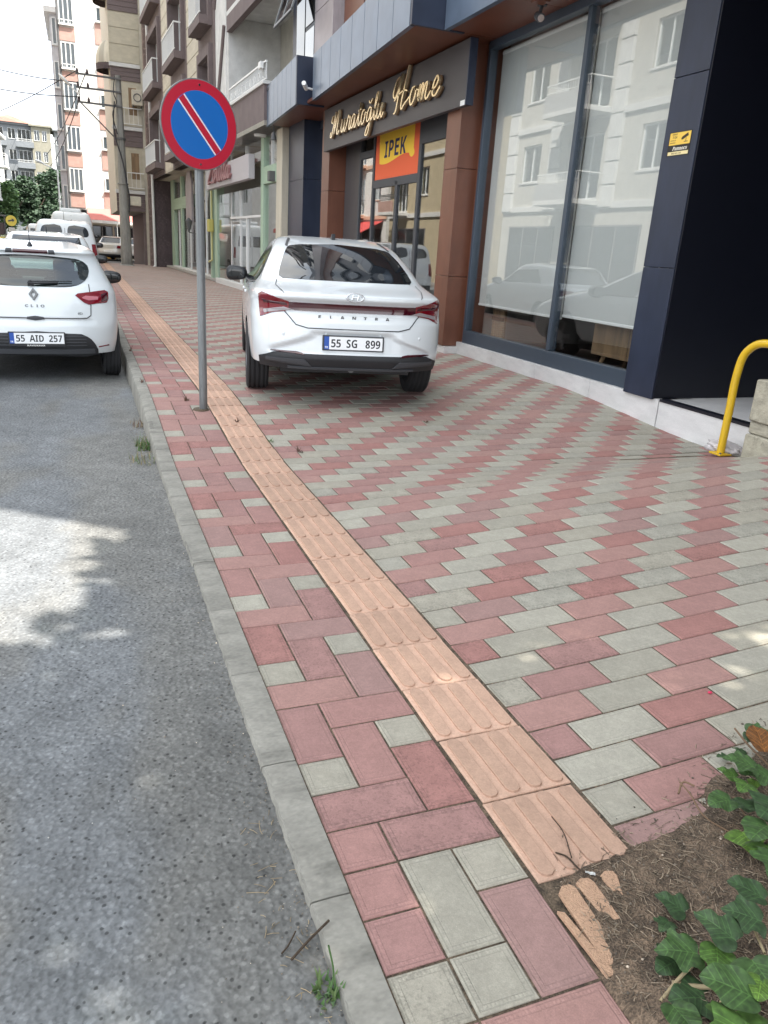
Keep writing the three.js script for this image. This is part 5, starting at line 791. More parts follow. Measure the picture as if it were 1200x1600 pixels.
{ // ---- tall white and pink block at the crossing
  const b = thing('apartment_block', 'tall white and pink apartment block facing down the street', 'building', [0, 0, -57]);
  const P = (n, g, m) => part(b, n, g, m);
  P('wall', box(0.48, 9, 2.2, 26, -10, 0), M.white); P('ground_wall', box(0.48, 9, -0.2, 2.2, -10, -0.6), M.cream);
  P('side_wing', box(-0.95, -0.42, -0.2, 14.2, -9, -1.2), std([0.60, 0.60, 0.62], 0.85, { map: T.plaster })); P('wing_roof', box(-1.25, -0.3, 14.2, 14.5, -9.2, -0.9), M.white); for (let k = 0; k < 5; k++) windowAt(b, -0.86, -0.56, 2.9 + 2.4 * k, 4.4 + 2.4 * k, -1.18, { bars: 0 });  // wing wall is grey-lavender: the shade on that side is in its colour
  // corner bay of dark windows over pink spandrels
  const ys = [[3.98, 5.34], [6.36, 7.76], [8.69, 10.22], [10.96, 12.39], [13.33, 15.0], [15.9, 17.4]];
  P('bay_core', box(-0.42, 0.48, 2.9, 26, -8, 0.55), M.white); P('corner_pipe', rod(V(-0.47, 0, 0.62), V(-0.47, 26, 0.62), 0.06, 8), M.iron);
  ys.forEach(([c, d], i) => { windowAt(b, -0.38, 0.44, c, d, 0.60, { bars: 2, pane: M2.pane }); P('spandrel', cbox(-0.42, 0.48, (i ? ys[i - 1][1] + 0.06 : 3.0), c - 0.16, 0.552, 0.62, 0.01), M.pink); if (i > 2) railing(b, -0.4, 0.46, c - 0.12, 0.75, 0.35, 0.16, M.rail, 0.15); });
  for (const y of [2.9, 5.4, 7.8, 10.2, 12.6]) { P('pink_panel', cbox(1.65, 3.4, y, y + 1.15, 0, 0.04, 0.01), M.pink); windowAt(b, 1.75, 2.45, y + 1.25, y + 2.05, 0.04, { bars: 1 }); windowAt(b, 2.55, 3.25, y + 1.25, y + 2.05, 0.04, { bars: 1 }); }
  // ground floor shop
  windowAt(b, 0.75, 2.1, 0.5, 2.0, -0.56, { bars: 1, pane: M.glassDark, frame: M2.frameDark }); windowAt(b, 2.2, 4.2, 0.1, 2.0, -0.56, { bars: 2, pane: M.glassDark, frame: M2.frameDark }); P('shop_pilaster', box(0.48, 0.72, -0.1, 2.2, -0.6, 0.0), M.pink);
  const a = thing('shop_awning', 'faded red shop awning below the tall white block', 'awning', [0, 0, -57]); part(a, 'canopy', plateShape([[0.02, 3.05], [0.06, 3.05], [1.55, 2.32], [1.55, 2.26]], 3.4).rotateY(-Math.PI / 2).translate(3.95, 0, 0), std([0.50, 0.17, 0.15], 0.9)); part(a, 'valance', box(0.55, 3.95, 2.12, 2.3, 1.54, 1.57), M.white); for (const x of [0.62, 2.3, 3.9]) part(a, 'post', rod(V(x, -0.1, 1.5), V(x, 2.2, 1.5), 0.03), M.rail);
  const k = thing('shop_counter', 'orange display stand in front of the shop under the red awning', 'stand', [1.25, -0.1, -56.6]); part(k, 'stand_front', cbox(-0.5, 0.9, 0, 0.95, 0, 0.4, 0.02), std([0.62, 0.36, 0.10], 0.8)); part(k, 'stand_top', cbox(-0.52, 0.92, 0.95, 1.0, -0.02, 0.42, 0.01), M.wood);
}
function gridBlock(name, label, pos, turn, o) { // plain block of flats with a grid of windows, balconies where asked
  const b = thing(name, label, 'building', pos, turn, o.group), holes = [], F = o.floors, fh = o.fh ?? 3;
  for (let f = 0; f < F; f++) for (const [x, w, kind] of o.cols) { const y = (o.y0 ?? 3.6) + f * fh; holes.push([x - w / 2, x + w / 2, y + (kind === 'b' ? 0.1 : 0.9), y + 2.3]); }
  const top = (o.y0 ?? 3.6) + F * fh;
  part(b, 'wall', wallWith(-o.w / 2, o.w / 2, -0.2, top, 0.25, holes), o.wall); part(b, 'core', box(-o.w / 2 + 0.01, o.w / 2 - 0.01, -0.2, top - 0.05, -o.d, -4), o.coreMat ?? o.wall); for (const s of [-1, 1]) part(b, 'side_wall', box(s > 0 ? o.w / 2 - 0.22 : -o.w / 2 + 0.01, s > 0 ? o.w / 2 - 0.01 : -o.w / 2 + 0.22, -0.2, top - 0.05, -4, -0.26), o.coreMat ?? o.wall);
  for (let f = 0; f <= F; f++) { const y = (o.y0 ?? 3.6) + f * fh - 0.3; part(b, 'floor_slab', box(-o.w / 2 + 0.22, o.w / 2 - 0.22, y, y + 0.22, -4, -0.26), M.room); }
  part(b, 'roof_edge', cbox(-o.w / 2 - 0.3, o.w / 2 + 0.3, top, top + 0.25, -o.d - 0.2, 0.35, 0.02), o.trim ?? M.white);
  for (let f = 0; f < F; f++) { const y = (o.y0 ?? 3.6) + f * fh; if (o.bands) part(b, 'floor_band', cbox(-o.w / 2 - 0.02, o.w / 2 + 0.02, y - 0.25, y - 0.02, -0.01, 0.08, 0.01), o.trim ?? M.white);
    for (const [x, w, kind] of o.cols) { windowAt(b, x - w / 2, x + w / 2, y + (kind === 'b' ? 0.1 : 0.9), y + 2.3, -0.1, { bars: w > 1.5 ? 2 : 1, pane: o.pane ?? M2.clear, sillMat: o.trim ?? M.white }); if (kind === 'b') { part(b, 'balcony', cbox(x - w / 2 - 0.3, x + w / 2 + 0.3, y - 0.15, y + 0.02, -0.02, 1.1, 0.02), o.trim ?? M.white); if (o.parapet) part(b, 'parapet', cbox(x - w / 2 - 0.3, x + w / 2 + 0.3, y + 0.02, y + 0.6, 0.98, 1.08, 0.01), o.parapet); railing(b, x - w / 2 - 0.28, x + w / 2 + 0.28, y + (o.parapet ? 0.6 : 0.02), 1.03, o.parapet ? 0.35 : 0.95, 0.15, o.railMat ?? M.rail, 1.0); } } }
  for (const [x, w] of o.shops ?? []) windowAt(b, x - w / 2, x + w / 2, 0.3, 2.8, 0.03, { bars: 2, frame: M2.frameDark, pane: M.glassDark, sill: false });
  if (o.pilasters) for (const x of o.pilasters) for (let i = 0; i < Math.floor((top - 3.4) / 0.75); i++) part(b, 'pilaster_stone', cbox(x - 0.35, x + 0.35, 3.4 + i * 0.75, 4.1 + i * 0.75, -0.01, 0.12, 0.02), M.white);
  return b;
}
// blocks across the street, mirrored by the shop windows
gridBlock('apartment_block', 'white block with grey balconies across the street, mirrored in the display window', [-7.6, 0, -24], Math.PI / 2, { w: 15, d: 8, floors: 4, wall: std([0.60, 0.57, 0.50], 0.85, { map: T.plaster }), bands: true, cols: [[-5.6, 2.2, 'b'], [-1.9, 1.3], [1.9, 2.2, 'b'], [5.6, 1.4]], pilasters: [-7.1, -3.6, 0.1, 3.8, 7.1], parapet: std([0.40, 0.39, 0.38], 0.8), shops: [[-5, 3.5], [0, 4], [5, 3.5]] });
gridBlock('apartment_block', 'yellowish block across the street, mirrored beside the shop door', [-7.6, 0, -39], Math.PI / 2, { w: 13, d: 8, floors: 4, wall: std([0.58, 0.49, 0.33], 0.85, { map: T.plaster }), bands: true, cols: [[-4.6, 1.6, 'b'], [-1.6, 1.2], [1.6, 1.2], [4.6, 1.6, 'b']], parapet: M.pink, railMat: M.iron, shops: [[-3.5, 4], [3, 4]] });
gridBlock('apartment_block', 'ornate white block across the street above a red awning', [-7.6, 0, -52], Math.PI / 2, { w: 12, d: 8, floors: 5, wall: M.white, bands: true, cols: [[-4, 1.5], [-1, 1.5, 'b'], [2, 1.5, 'b'], [4.8, 1.2]], railMat: M.iron, trim: std([0.55, 0.36, 0.26], 0.85), shops: [[-3.5, 3.6], [2.5, 4]] });
gridBlock('apartment_block', 'sunlit white block at the bend of the street beyond the yellow sign', [-6.5, 0, -74], Math.PI / 2 - 0.02, { w: 22, d: 8, floors: 2, fh: 2.8, wall: M.white, cols: [[-9, 1.6], [-5, 1.6, 'b'], [-1, 1.6], [3, 1.6, 'b'], [7, 1.6]], shops: [[-8, 4], [-2, 5], [5, 5]] });
{ const a = thing('shop_awning', 'red shop awning across the street, mirrored in the shop door', 'awning', [-7.58, 0, -50.5], Math.PI / 2); part(a, 'canopy', plateShape([[0, 3.25], [0.04, 3.25], [1.5, 2.5], [1.5, 2.44]], 8).rotateY(-Math.PI / 2).translate(4, 0, 0), M.redCloth); part(a, 'valance', box(-4, 4, 2.25, 2.5, 1.49, 1.52), M.redCloth); }
{ // far flats on the rise behind the trees
  const w1 = std([0.22, 0.235, 0.25], 0.85, { map: T.plaster }), w2 = std([0.32, 0.30, 0.235], 0.85, { map: T.plaster });  // wall colours darkened to hold the haze and cloud shade on the flats
  const roof = (b, w, d, y, h) => part(b, 'roof', new THREE.ConeGeometry(1, h, 4, 1).rotateY(Math.PI / 4).scale(w * 0.75, 1, d * 0.8).translate(0, y + 0.25 + h / 2, -d / 2), M.roofTile);
  const A = gridBlock('apartment_block', 'pale grey flats with red tiled roof far behind the trees', [-8.3, 0.5, -130], 0.1, { w: 5.6, d: 9, floors: 5, fh: 2.75, y0: 1.2, wall: w1, cols: [[-1.7, 1.5, 'b'], [0.1, 1.0], [1.7, 1.7, 'b']], parapet: w1, trim: w1, group: 'far flats behind the trees' }); roof(A, 5.6, 9, 14.95, 1.5);
  const B = gridBlock('apartment_block', 'cream flats between two grey blocks far behind the trees', [-4.35, 0.5, -129.6], 0.02, { w: 2.5, d: 8, floors: 5, fh: 2.75, y0: 1.2, wall: w2, coreMat: w2, cols: [[-0.55, 0.7], [0.45, 0.6]], trim: w2, group: 'far flats behind the trees' }); 
  const C = gridBlock('apartment_block', 'narrow grey flats beside the tall white block far behind the trees', [-1.3, 0.5, -133], 0, { w: 2.8, d: 8, floors: 5, fh: 2.75, y0: 1.2, wall: w1, cols: [[-0.8, 0.7], [0.4, 0.9, 'b']], parapet: w1, trim: w1, group: 'far flats behind the trees' });
  structure('hill', new THREE.SphereGeometry(1, 24, 8, 0, 2 * Math.PI, 0, Math.PI / 2).scale(60, 1.6, 30).translate(-10, -0.3, -150), std([0.10, 0.12, 0.06], 0.95));
}
// ---------------------------------------------------------------- utility pole, wires, lamps, far sign
{
  const p = thing('utility_pole', 'concrete utility pole with three iron cross arms at the pavement end', 'pole', [1.97, 0.05, -39]);
  part(p, 'pole', cyl(0.12, 0.26, 7.95, 18).translate(0.0, 3.97, 0), M.pole); part(p, 'footing', cyl(0.32, 0.42, 0.12, 14).translate(0, 0.06, 0), M.pole);
  for (const [y, x] of [[7.8, -1.72], [7.28, -1.72], [6.72, -1.72]]) { const a = part(p, 'cross_arm', box(x, 0.12, y - 0.035, y + 0.035, 0.12, 0.19), M.iron); for (const dx of [-1.65, -1.25]) part(a, 'insulator', [cyl(0.05, 0.06, 0.12, 10).translate(dx, y + 0.1, 0.155), cyl(0.03, 0.03, 0.06, 8).translate(dx, y + 0.18, 0.155)], M.taupeDark); }
  part(p, 'tie_rod', rod(V(-1.6, 6.7, 0.16), V(-1.63, 7.85, 0.16), 0.02, 6), M.iron); part(p, 'brace', rod(V(-1.58, 6.7, 0.16), V(-0.3, 5.5, 0.16), 0.03, 6), M.iron); part(p, 'clamp', cyl(0.22, 0.22, 0.08, 18).translate(0, 5.45, 0), M.iron); part(p, 'clamp', cyl(0.235, 0.24, 0.05, 18).translate(0, 3.6, 0), M.pole);
  part(p, 'conduit', tube([V(-0.2, 6.9, 0.18), V(-0.28, 6.2, 0.18), V(-0.24, 5.5, 0.2), V(0.0, 4.6, 0.24), V(0.16, 3.6, 0.26), V(0.24, 3.0, 0.24), V(0.2, 2.4, 0.2)], 0.03, 30, 6), M.wire); part(p, 'conduit', tube([V(-0.14, 7.9, 0.14), V(-0.22, 7.2, 0.2), V(-0.12, 6.9, 0.2), V(-0.3, 6.4, 0.2), V(-0.14, 5.6, 0.2)], 0.022, 24, 6), M.wire);
  part(p, 'junction_box', cbox(0.25, 0.75, 2.7, 3.1, -0.1, 0.2, 0.03), M.cream);
  part(p, 'lamp_arm', rod(V(-1.62, 7.0, 0.16), V(-2.0, 7.3, 0.16), 0.03, 6), M.rail); part(p, 'lamp_head', [new THREE.SphereGeometry(1, 14, 10).scale(0.3, 0.07, 0.13).rotateZ(-0.75).translate(-2.18, 7.5, 0.16)], M.rail);
  const wires = [[V(0.36, 6.95, -38.8), V(-6.5, 6.9, -34)], [V(0.36, 7.5, -38.8), V(-6.6, 9.3, -44)], [V(0.36, 6.9, -38.8), V(-1.9, 6.2, -70)], [V(0.72, 8.02, -38.8), V(-2.1, 7.0, -70)], [V(0.3, 7.95, -38.8), V(-7.6, 7.0, -58)]];
  wires.forEach(([a, b], i) => { const m = a.clone().lerp(b, 0.5); m.y -= 0.35; solo('overhead_wire', tube([a, a.clone().lerp(m, 0.5).add(V(0, -0.08, 0)), m, m.clone().lerp(b, 0.5).add(V(0, -0.08, 0)), b], 0.022, 24, 5), M.wire, ['thin overhead wire running from the lowest cross arm over the road', 'thin overhead wire running from the middle cross arm to the blocks opposite', 'thin overhead wire running from the lowest cross arm to the street lamp', 'thin overhead wire running from the top cross arm to the street lamp', 'thin overhead wire running from the top cross arm to the ornate white block'][i], 'wire', 'overhead wires from the pole'); });
  const l = thing('street_lamp', 'white street lamp with a slanting arm in front of the trees', 'street lamp', [-1.35, -0.1, -70]); part(l, 'post', rod(V(0, 0, 0), V(0, 6.15, 0), 0.08, 10, 0.06), M.rail); part(l, 'arm', rod(V(0, 6.1, 0), V(-1.0, 6.5, 0), 0.05, 8), M.rail); part(l, 'lamp_head', new THREE.SphereGeometry(1, 12, 8).scale(0.35, 0.1, 0.16).rotateZ(-0.35).translate(-1.25, 6.62, 0), M.rail);
  const s = thing('road_sign', 'round yellow road sign on a post near the bend', 'sign', [-4.3, -0.1, -60], 0); part(s, 'post', rod(V(0, 0, -0.03), V(0, 2.4, -0.03), 0.035, 8), M.zinc); part(s, 'disc', cyl(0.34, 0.34, 0.03, 28).rotateX(Math.PI / 2).translate(0, 2.05, 0), std([0.72, 0.58, 0.10], 0.5)); part(s, 'arrow', plateShape([[-0.18, -0.08], [0.08, -0.02], [0.08, -0.1], [0.22, 0.05], [0.04, 0.16], [0.06, 0.08], [-0.18, 0.02]], 0.004).translate(0, 2.05, 0.016), M.iron); part(s, 'lower_plate', cbox(-0.2, 0.2, 1.35, 1.62, -0.01, 0.01), M.white);
  const st = thing('shop_stand', 'dark stall of hanging goods by the left side pavement far down the street', 'stall', [-5.2, 0, -60]); part(st, 'frame', [rod(V(-0.6, 0, 0), V(-0.6, 2.3, 0), 0.04), rod(V(0.5, 0, 0), V(0.5, 2.3, 0), 0.04), box(-0.7, 0.6, 2.2, 2.3, -0.5, 0.1)], M.iron); part(st, 'goods', [cbox(-0.5, 0.0, 0.1, 1.2, -0.3, 0.0, 0.1), cbox(0.0, 0.45, 1.0, 1.8, -0.3, 0.0, 0.1)], M.taupeDark); part(st, 'goods', cbox(0.05, 0.5, 0.1, 0.9, -0.3, 0.05, 0.1), std([0.55, 0.46, 0.15], 0.9));
}
// ---------------------------------------------------------------- no parking sign
{
  const c = GP(318, 640), s = thing('no_parking_sign', 'round red and blue no parking sign on a grey steel post', 'sign', [c.x, c.y, c.z]);
  part(s, 'post', cyl(0.033, 0.033, 2.42, 20).translate(0, 1.21 - 0.02, 0), M.zinc); part(s, 'post_footing', cyl(0.06, 0.07, 0.012, 16).translate(-0.02, 0.004, 0), M.bed);
  const f = new THREE.Group(); f.name = 'sign_face'; s.add(f); f.position.set(-0.01, 2.115, 0); f.rotation.set(0, 0.31, 0);
  const red = phys([0.47, 0.012, 0.035], 0.35, { clearcoat: 0.4 }), blue = phys([0.006, 0.13, 0.46], 0.35, { clearcoat: 0.4 }), wht = std([0.78, 0.72, 0.76], 0.4), R = 0.30, r = 0.225;
  part(f, 'back_plate', plateShape(circle(R, 64), 0.012, [], 0.003).translate(0, 0, 0.036), M.zinc);
  part(f, 'red_ring', plateShape(circle(R - 0.006, 64), 0.002, [circle(r, 64).reverse()]).translate(0, 0, 0.051), red); part(f, 'blue_field', plateShape(circle(r, 64), 0.002).translate(0, 0, 0.051), blue);
  const bar = (o, w, z, m, n) => { const g = plateShape(rect(-Math.sqrt(r * r - o * o) + 0.004, Math.sqrt(r * r - o * o) - 0.004, o - w / 2, o + w / 2), 0.0015).rotateZ(-Math.PI * 0.275).translate(0, 0, z); part(f, n, g, m); };
  bar(0, 0.046, 0.0545, red, 'red_bar'); bar(0.0285, 0.010, 0.0545, wht, 'white_line'); bar(-0.0285, 0.010, 0.0545, wht, 'white_line');
  part(f, 'bolt', cyl(0.008, 0.008, 0.006, 10).rotateX(Math.PI / 2).translate(0.0, 0.262, 0.054), M.chrome); part(f, 'bolt', cyl(0.008, 0.008, 0.006, 10).rotateX(Math.PI / 2).translate(0.0, -0.262, 0.054), M.chrome);
  part(f, 'bracket', [box(-0.06, 0.06, 0.2, 0.225, -0.04, 0.036), box(-0.06, 0.06, -0.225, -0.2, -0.04, 0.036)], M.zinc);
}
{ // yellow hoop barrier
  const h = thing('hoop_barrier', 'yellow steel hoop barrier bolted to the pavement by the dark entrance', 'barrier', [4.6, 0.065, -4.4]); const pts = [V(0, 0, 0), V(0, 0.35, 0), V(0.0, 0.62, 0.0), V(0.005, 0.78, 0.03), V(0.01, 0.86, 0.12), V(0.01, 0.88, 0.25), V(0.01, 0.88, 0.6), V(0.01, 0.87, 0.75), V(0.01, 0.78, 0.86), V(0.01, 0.6, 0.9), V(0.01, 0.1, 0.9)];
  part(h, 'hoop', tube(pts, 0.03, 70, 14), M.yellow); part(h, 'foot_plate', cbox(-0.06, 0.06, -0.006, 0.008, -0.06, 0.06, 0.003), M.yellow); part(h, 'bolt', [cyl(0.009, 0.009, 0.016, 6).translate(0.043, 0.01, 0.043), cyl(0.009, 0.009, 0.016, 6).translate(-0.043, 0.01, 0.043), cyl(0.009, 0.009, 0.016, 6).translate(0.043, 0.01, -0.043)], M.dim);
  const g = new THREE.SphereGeometry(0.1, 40, 28), p = g.attributes.position; for (let i = 0; i < p.count; i++) { const x = p.getX(i), y = p.getY(i), z = p.getZ(i), n = fbm(x * 22 + 5, z * 22 + y * 17 + 9, 4, 0, 3), k = 0.55 + 0.9 * n; p.setXYZ(i, x * k * 0.85, Math.max(0, (y * k + 0.03) * 0.65), z * k * 1.5); } g.computeVertexNormals();
  const r = solo('crumpled_bag', g, std([0.62, 0.58, 0.58], 0.7, { map: T.stainWall }), 'crumpled whitish plastic bag lying at the foot of the yellow barrier', 'bag'); r.position.set(4.69, 0.062, -4.46); r.rotation.y = 0.5;
  // planter wall of cast blocks
  const b = thing('planter_wall', 'cream cast concrete planter wall beside the yellow barrier', 'wall', [4.5, 0, -4.12]); const blk = (x0, x1, y0, y1, z0, z1) => part(b, 'cast_block', cbox(x0, x1, y0, y1, z0, z1, 0.014), M.blockCream);
  for (let k = 0; k < 5; k++) { const z0 = k * 0.42 + 0.004, z1 = (k + 1) * 0.42 - 0.004; blk(0, 0.3, 0.02, 0.30, z0, z1); blk(0.022, 0.28, 0.302, 0.395, z0, z1); blk(0.0, 0.3, 0.397, 0.70, z0, z1); }
}
// ---------------------------------------------------------------- tree in the garden bed (outside the frame; its crown breaks up the sunlight)
function leafGeo(len, wid, fold = 0.25) { // leaf blade, folded along the midrib
  const P = [], I = []; const n = 6; for (let i = 0; i <= n; i++) { const t = i / n, w = wid * Math.sin(Math.PI * Math.pow(t, 0.8)) * 0.5, y = 0.15 * len * Math.sin(t * 2.4); P.push(-w, y + w * fold, -t * len, 0, y, -t * len, w, y + w * fold, -t * len); } for (let i = 0; i < n; i++) { const a = i * 3; I.push(a, a + 1, a + 4, a, a + 4, a + 3, a + 1, a + 2, a + 5, a + 1, a + 5, a + 4); }
  const g = new THREE.BufferGeometry(); g.setAttribute('position', new THREE.Float32BufferAttribute(P, 3)); g.setIndex(I); g.computeVertexNormals(); return g;
}
const leafMat = (c) => phys(c, 0.75, { transmission: 0.3, thickness: 0, side: THREE.DoubleSide });
function crown(parent, n, leaf, centres, mats, seed) { // leaves clustered on twigs within several lobes
  const r = mulberry(seed), m = new THREE.Matrix4(), q = new THREE.Quaternion(), lists = mats.map(() => []);
  for (let i = 0; i < n; i++) {
    const [cx, cy, cz, R, H] = centres[Math.floor(r() * centres.length)]; let d; const th = r() * 6.283, u = r() * 2 - 1, s = Math.sqrt(1 - u * u), rad = Math.pow(r(), 0.45);
    const bx = cx + R * rad * s * Math.cos(th), by = cy + H * rad * u, bz = cz + R * rad * s * Math.sin(th);
    if (vnoise(bx * 1.3 + 30, by * 1.3 + bz * 1.1 + 30, 0, 7) < (parent.name === 'garden_tree' ? 0.27 : 0.36)) continue;
    for (let k = 0; k < 6; k++) { q.setFromEuler(new THREE.Euler(r() * 1.6 - 0.8, r() * 6.283, r() * 1.6 - 0.8)); const sc = 0.7 + r() * 0.6; m.compose(V(bx + (r() - 0.5) * 0.35, by + (r() - 0.5) * 0.35, bz + (r() - 0.5) * 0.35), q, V(sc, sc, sc)); lists[Math.floor(r() * mats.length)].push(m.clone()); }
  }
  lists.forEach((l, i) => { const im = new THREE.InstancedMesh(leaf, mats[i], l.length); im.name = 'foliage'; im.castShadow = im.receiveShadow = true; l.forEach((x, k) => im.setMatrixAt(k, x)); parent.add(im); im.userData.kind = 'stuff'; });
}
function limbs(parent, list) { for (const [pts, r0, r1] of list) { const c = new THREE.CatmullRomCurve3(pts.map((p) => V(...p))), n = 10, P = []; const g = new THREE.TubeGeometry(c, n, 1, 8), p = g.attributes.position, ctr = c.getSpacedPoints(n); for (let i = 0; i <= n; i++) for (let k = 0; k <= 8; k++) { const j = i * 9 + k, o = c.getPointAt(i / n), r = lerp(r0, r1, i / n); p.setXYZ(j, o.x + (p.getX(j) - o.x) * r, o.y + (p.getY(j) - o.y) * r, o.z + (p.getZ(j) - o.z) * r); } g.computeVertexNormals(); part(parent, r0 > 0.07 ? 'trunk' : 'limb', g, M.bark); } }
{
  const t = thing('garden_tree', 'leafy tree rooted in the garden bed, casting dappled shade on the pavement', 'tree', [4.3, 0.1, 2.6]);
  limbs(t, [[[[0, 0, 0], [0.05, 1.2, -0.05], [-0.1, 2.4, 0.05], [-0.2, 3.6, 0.0], [-0.1, 5.2, 0.1]], 0.14, 0.05], [[[-0.1, 2.4, 0.05], [-0.9, 3.3, -0.3], [-1.7, 4.3, -0.6]], 0.06, 0.02], [[[-0.15, 2.9, 0.0], [0.6, 3.8, 0.6], [1.0, 4.8, 1.2]], 0.06, 0.02], [[[-0.2, 3.3, 0], [-0.7, 4.2, 1.0], [-1.2, 5.0, 1.9]], 0.055, 0.02], [[[-0.15, 3.2, 0], [0.3, 4.2, -1.0], [0.4, 5.0, -1.8]], 0.055, 0.02]]);
  const over = (sx, sz, y, R, H) => [sx + 0.546 * y - 4.3, y - 0.1, sz + 0.434 * y - 2.6, R, H]; // lobe whose shade falls at sx, sz
  const lobes = []; for (const sx of [0.7, 1.6, 2.6, 3.6, 4.6]) for (const sz of [-2.2, -1.2, -0.1, 1.0]) lobes.push(over(sx, sz + (sx > 2 ? 0.3 : 0), 4.4 + 1.1 * hash2(Math.round(sx * 10), Math.round(sz * 10), 3), 0.95, 0.75));
  for (const [sx, sz] of [[-0.1, -1.35], [-0.9, -0.75], [-0.3, -0.3], [-1.6, 0.0], [-0.8, 0.6], [-2.2, 1.0], [-1.5, -0.7], [-0.9, -1.75], [-0.45, -2.0]]) lobes.push(over(sx, sz, 5.0 + 0.6 * hash2(Math.round(sx * 10), Math.round(sz * 10), 4), 0.78, 0.6));
  for (const [sx, sz] of [[0.5, -2.75], [0.75, -3.0], [1.2, -2.7], [0.45, -2.2], [0.55, -3.3]]) lobes.push(over(sx, sz, 5.2, 0.42, 0.4), over(sx + 0.1, sz, 4.6, 0.4, 0.35));
  crown(t, 5200, leafGeo(0.15, 0.09), lobes, [leafMat([0.06, 0.13, 0.03]), leafMat([0.09, 0.17, 0.04])], 77);
}
// ---------------------------------------------------------------- street trees beyond the crossing
{
  const leaf = leafGeo(0.34, 0.2), dark = [leafMat([0.035, 0.075, 0.035]), leafMat([0.05, 0.10, 0.045])], light = [leafMat([0.08, 0.16, 0.05]), leafMat([0.11, 0.20, 0.06])];
  const tree = (label, x, z, h, lobes, mats, n, seed) => { const t = thing('street_tree', label, 'tree', [x, -0.1, z], 0, 'trees beyond the crossing'); limbs(t, [[[[0, 0, 0], [0.1, h * 0.3, 0], [0, h * 0.6, 0.1], [0.05, h * 0.85, 0]], 0.22, 0.06], [[[0, h * 0.35, 0], [-0.8, h * 0.55, 0.3], [-1.3, h * 0.7, 0.2]], 0.068, 0.03], [[[0, h * 0.4, 0], [0.8, h * 0.6, 0.2], [1.2, h * 0.72, 0.0]], 0.068, 0.03]]); crown(t, n, leaf, lobes, mats, seed); };
  tree('broad dark green tree beside the tall white block', -2.4, -82, 7, [[0, 4.6, 0, 1.7, 2.0], [0.4, 5.6, 0, 1.2, 1.3], [-0.7, 3.8, 0.3, 1.4, 1.5], [0.5, 3.0, 0.3, 1.2, 1.4]], dark, 1700, 5);
  tree('dark green tree between the brighter tree and the tall white block', -4.0, -80, 6, [[0, 3.8, 0, 1.6, 1.8], [-0.4, 4.8, 0.2, 1.1, 1.1], [0.4, 2.6, 0.3, 1.3, 1.2]], dark, 1400, 6);
  tree('brighter green tree beside the yellow road sign', -5.6, -76, 5.4, [[0, 3.2, 0, 1.1, 1.7], [0.3, 4.2, 0.1, 0.9, 1.0], [0.6, 2.2, 0.4, 0.9, 0.9]], light, 1100, 8);
}
// ---------------------------------------------------------------- ivy over the garden bed
function lobed(kind) { // outline of a leaf, stalk end at the origin, tip at -z
  const o = kind === 0 ? [[0, 0], [0.22, 0.06], [0.52, -0.02], [0.44, -0.34], [0.62, -0.52], [0.34, -0.66], [0.16, -0.88], [0, -1.06]] : kind === 1 ? [[0, 0], [0.24, 0.05], [0.42, -0.14], [0.47, -0.40], [0.40, -0.66], [0.22, -0.88], [0, -1.0]] : [[0, 0], [0.3, 0.08], [0.55, -0.1], [0.62, -0.36], [0.36, -0.52], [0.30, -0.78], [0, -1.05]];
  const c = new THREE.CatmullRomCurve3(o.map(([x, z]) => V(x, 0, z)), false, 'centripetal').getSpacedPoints(18), P = [], I = [], U = [], rings = 5, n = c.length;
  const mid = (z) => clamp(z, -1, -0.0);
  for (const s of [1, -1]) { const base = P.length / 3; for (let i = 0; i < n; i++) for (let k = 0; k <= rings; k++) { const t = k / rings, mz = lerp(-0.04, -0.96, i / (n - 1)), x = c[i].x * t * s, z = lerp(mz, c[i].z, t); const y = 0.16 * Math.abs(x) - 0.22 * x * x - 0.16 * z * z + 0.05 * Math.sin(z * 9 + Math.abs(x) * 8) * t; P.push(x, y, z); U.push(x + 0.5, -z); } for (let i = 0; i < n - 1; i++) for (let k = 0; k < rings; k++) { const a = base + i * (rings + 1) + k, b = a + rings + 1; if (s > 0) I.push(a, a + 1, b + 1, a, b + 1, b); else I.push(a, b + 1, a + 1, a, b, b + 1); } }
  const g = new THREE.BufferGeometry(); g.setAttribute('position', new THREE.Float32BufferAttribute(P, 3)); g.setAttribute('uv', new THREE.Float32BufferAttribute(U, 2)); g.setIndex(I); g.computeVertexNormals(); return g;
}
T.leaf = dataTex(256, 256, (u, v) => { const x = Math.abs(u - 0.5), vein = Math.min(x * 1.2, ...[0.1, 0.24, 0.4, 0.56, 0.72].map((k) => Math.abs((v - k) - x * 0.75) * 0.8 + 0.004 + x * 0.012)); const n = fbm(u * 12, v * 12, 4, 0, 3), g = 0.70 + 0.42 * (n - 0.5) + 0.26 * ss(0.026, 0.004, vein); return [g * 0.95, g, g * 0.8]; }, { srgb: true });
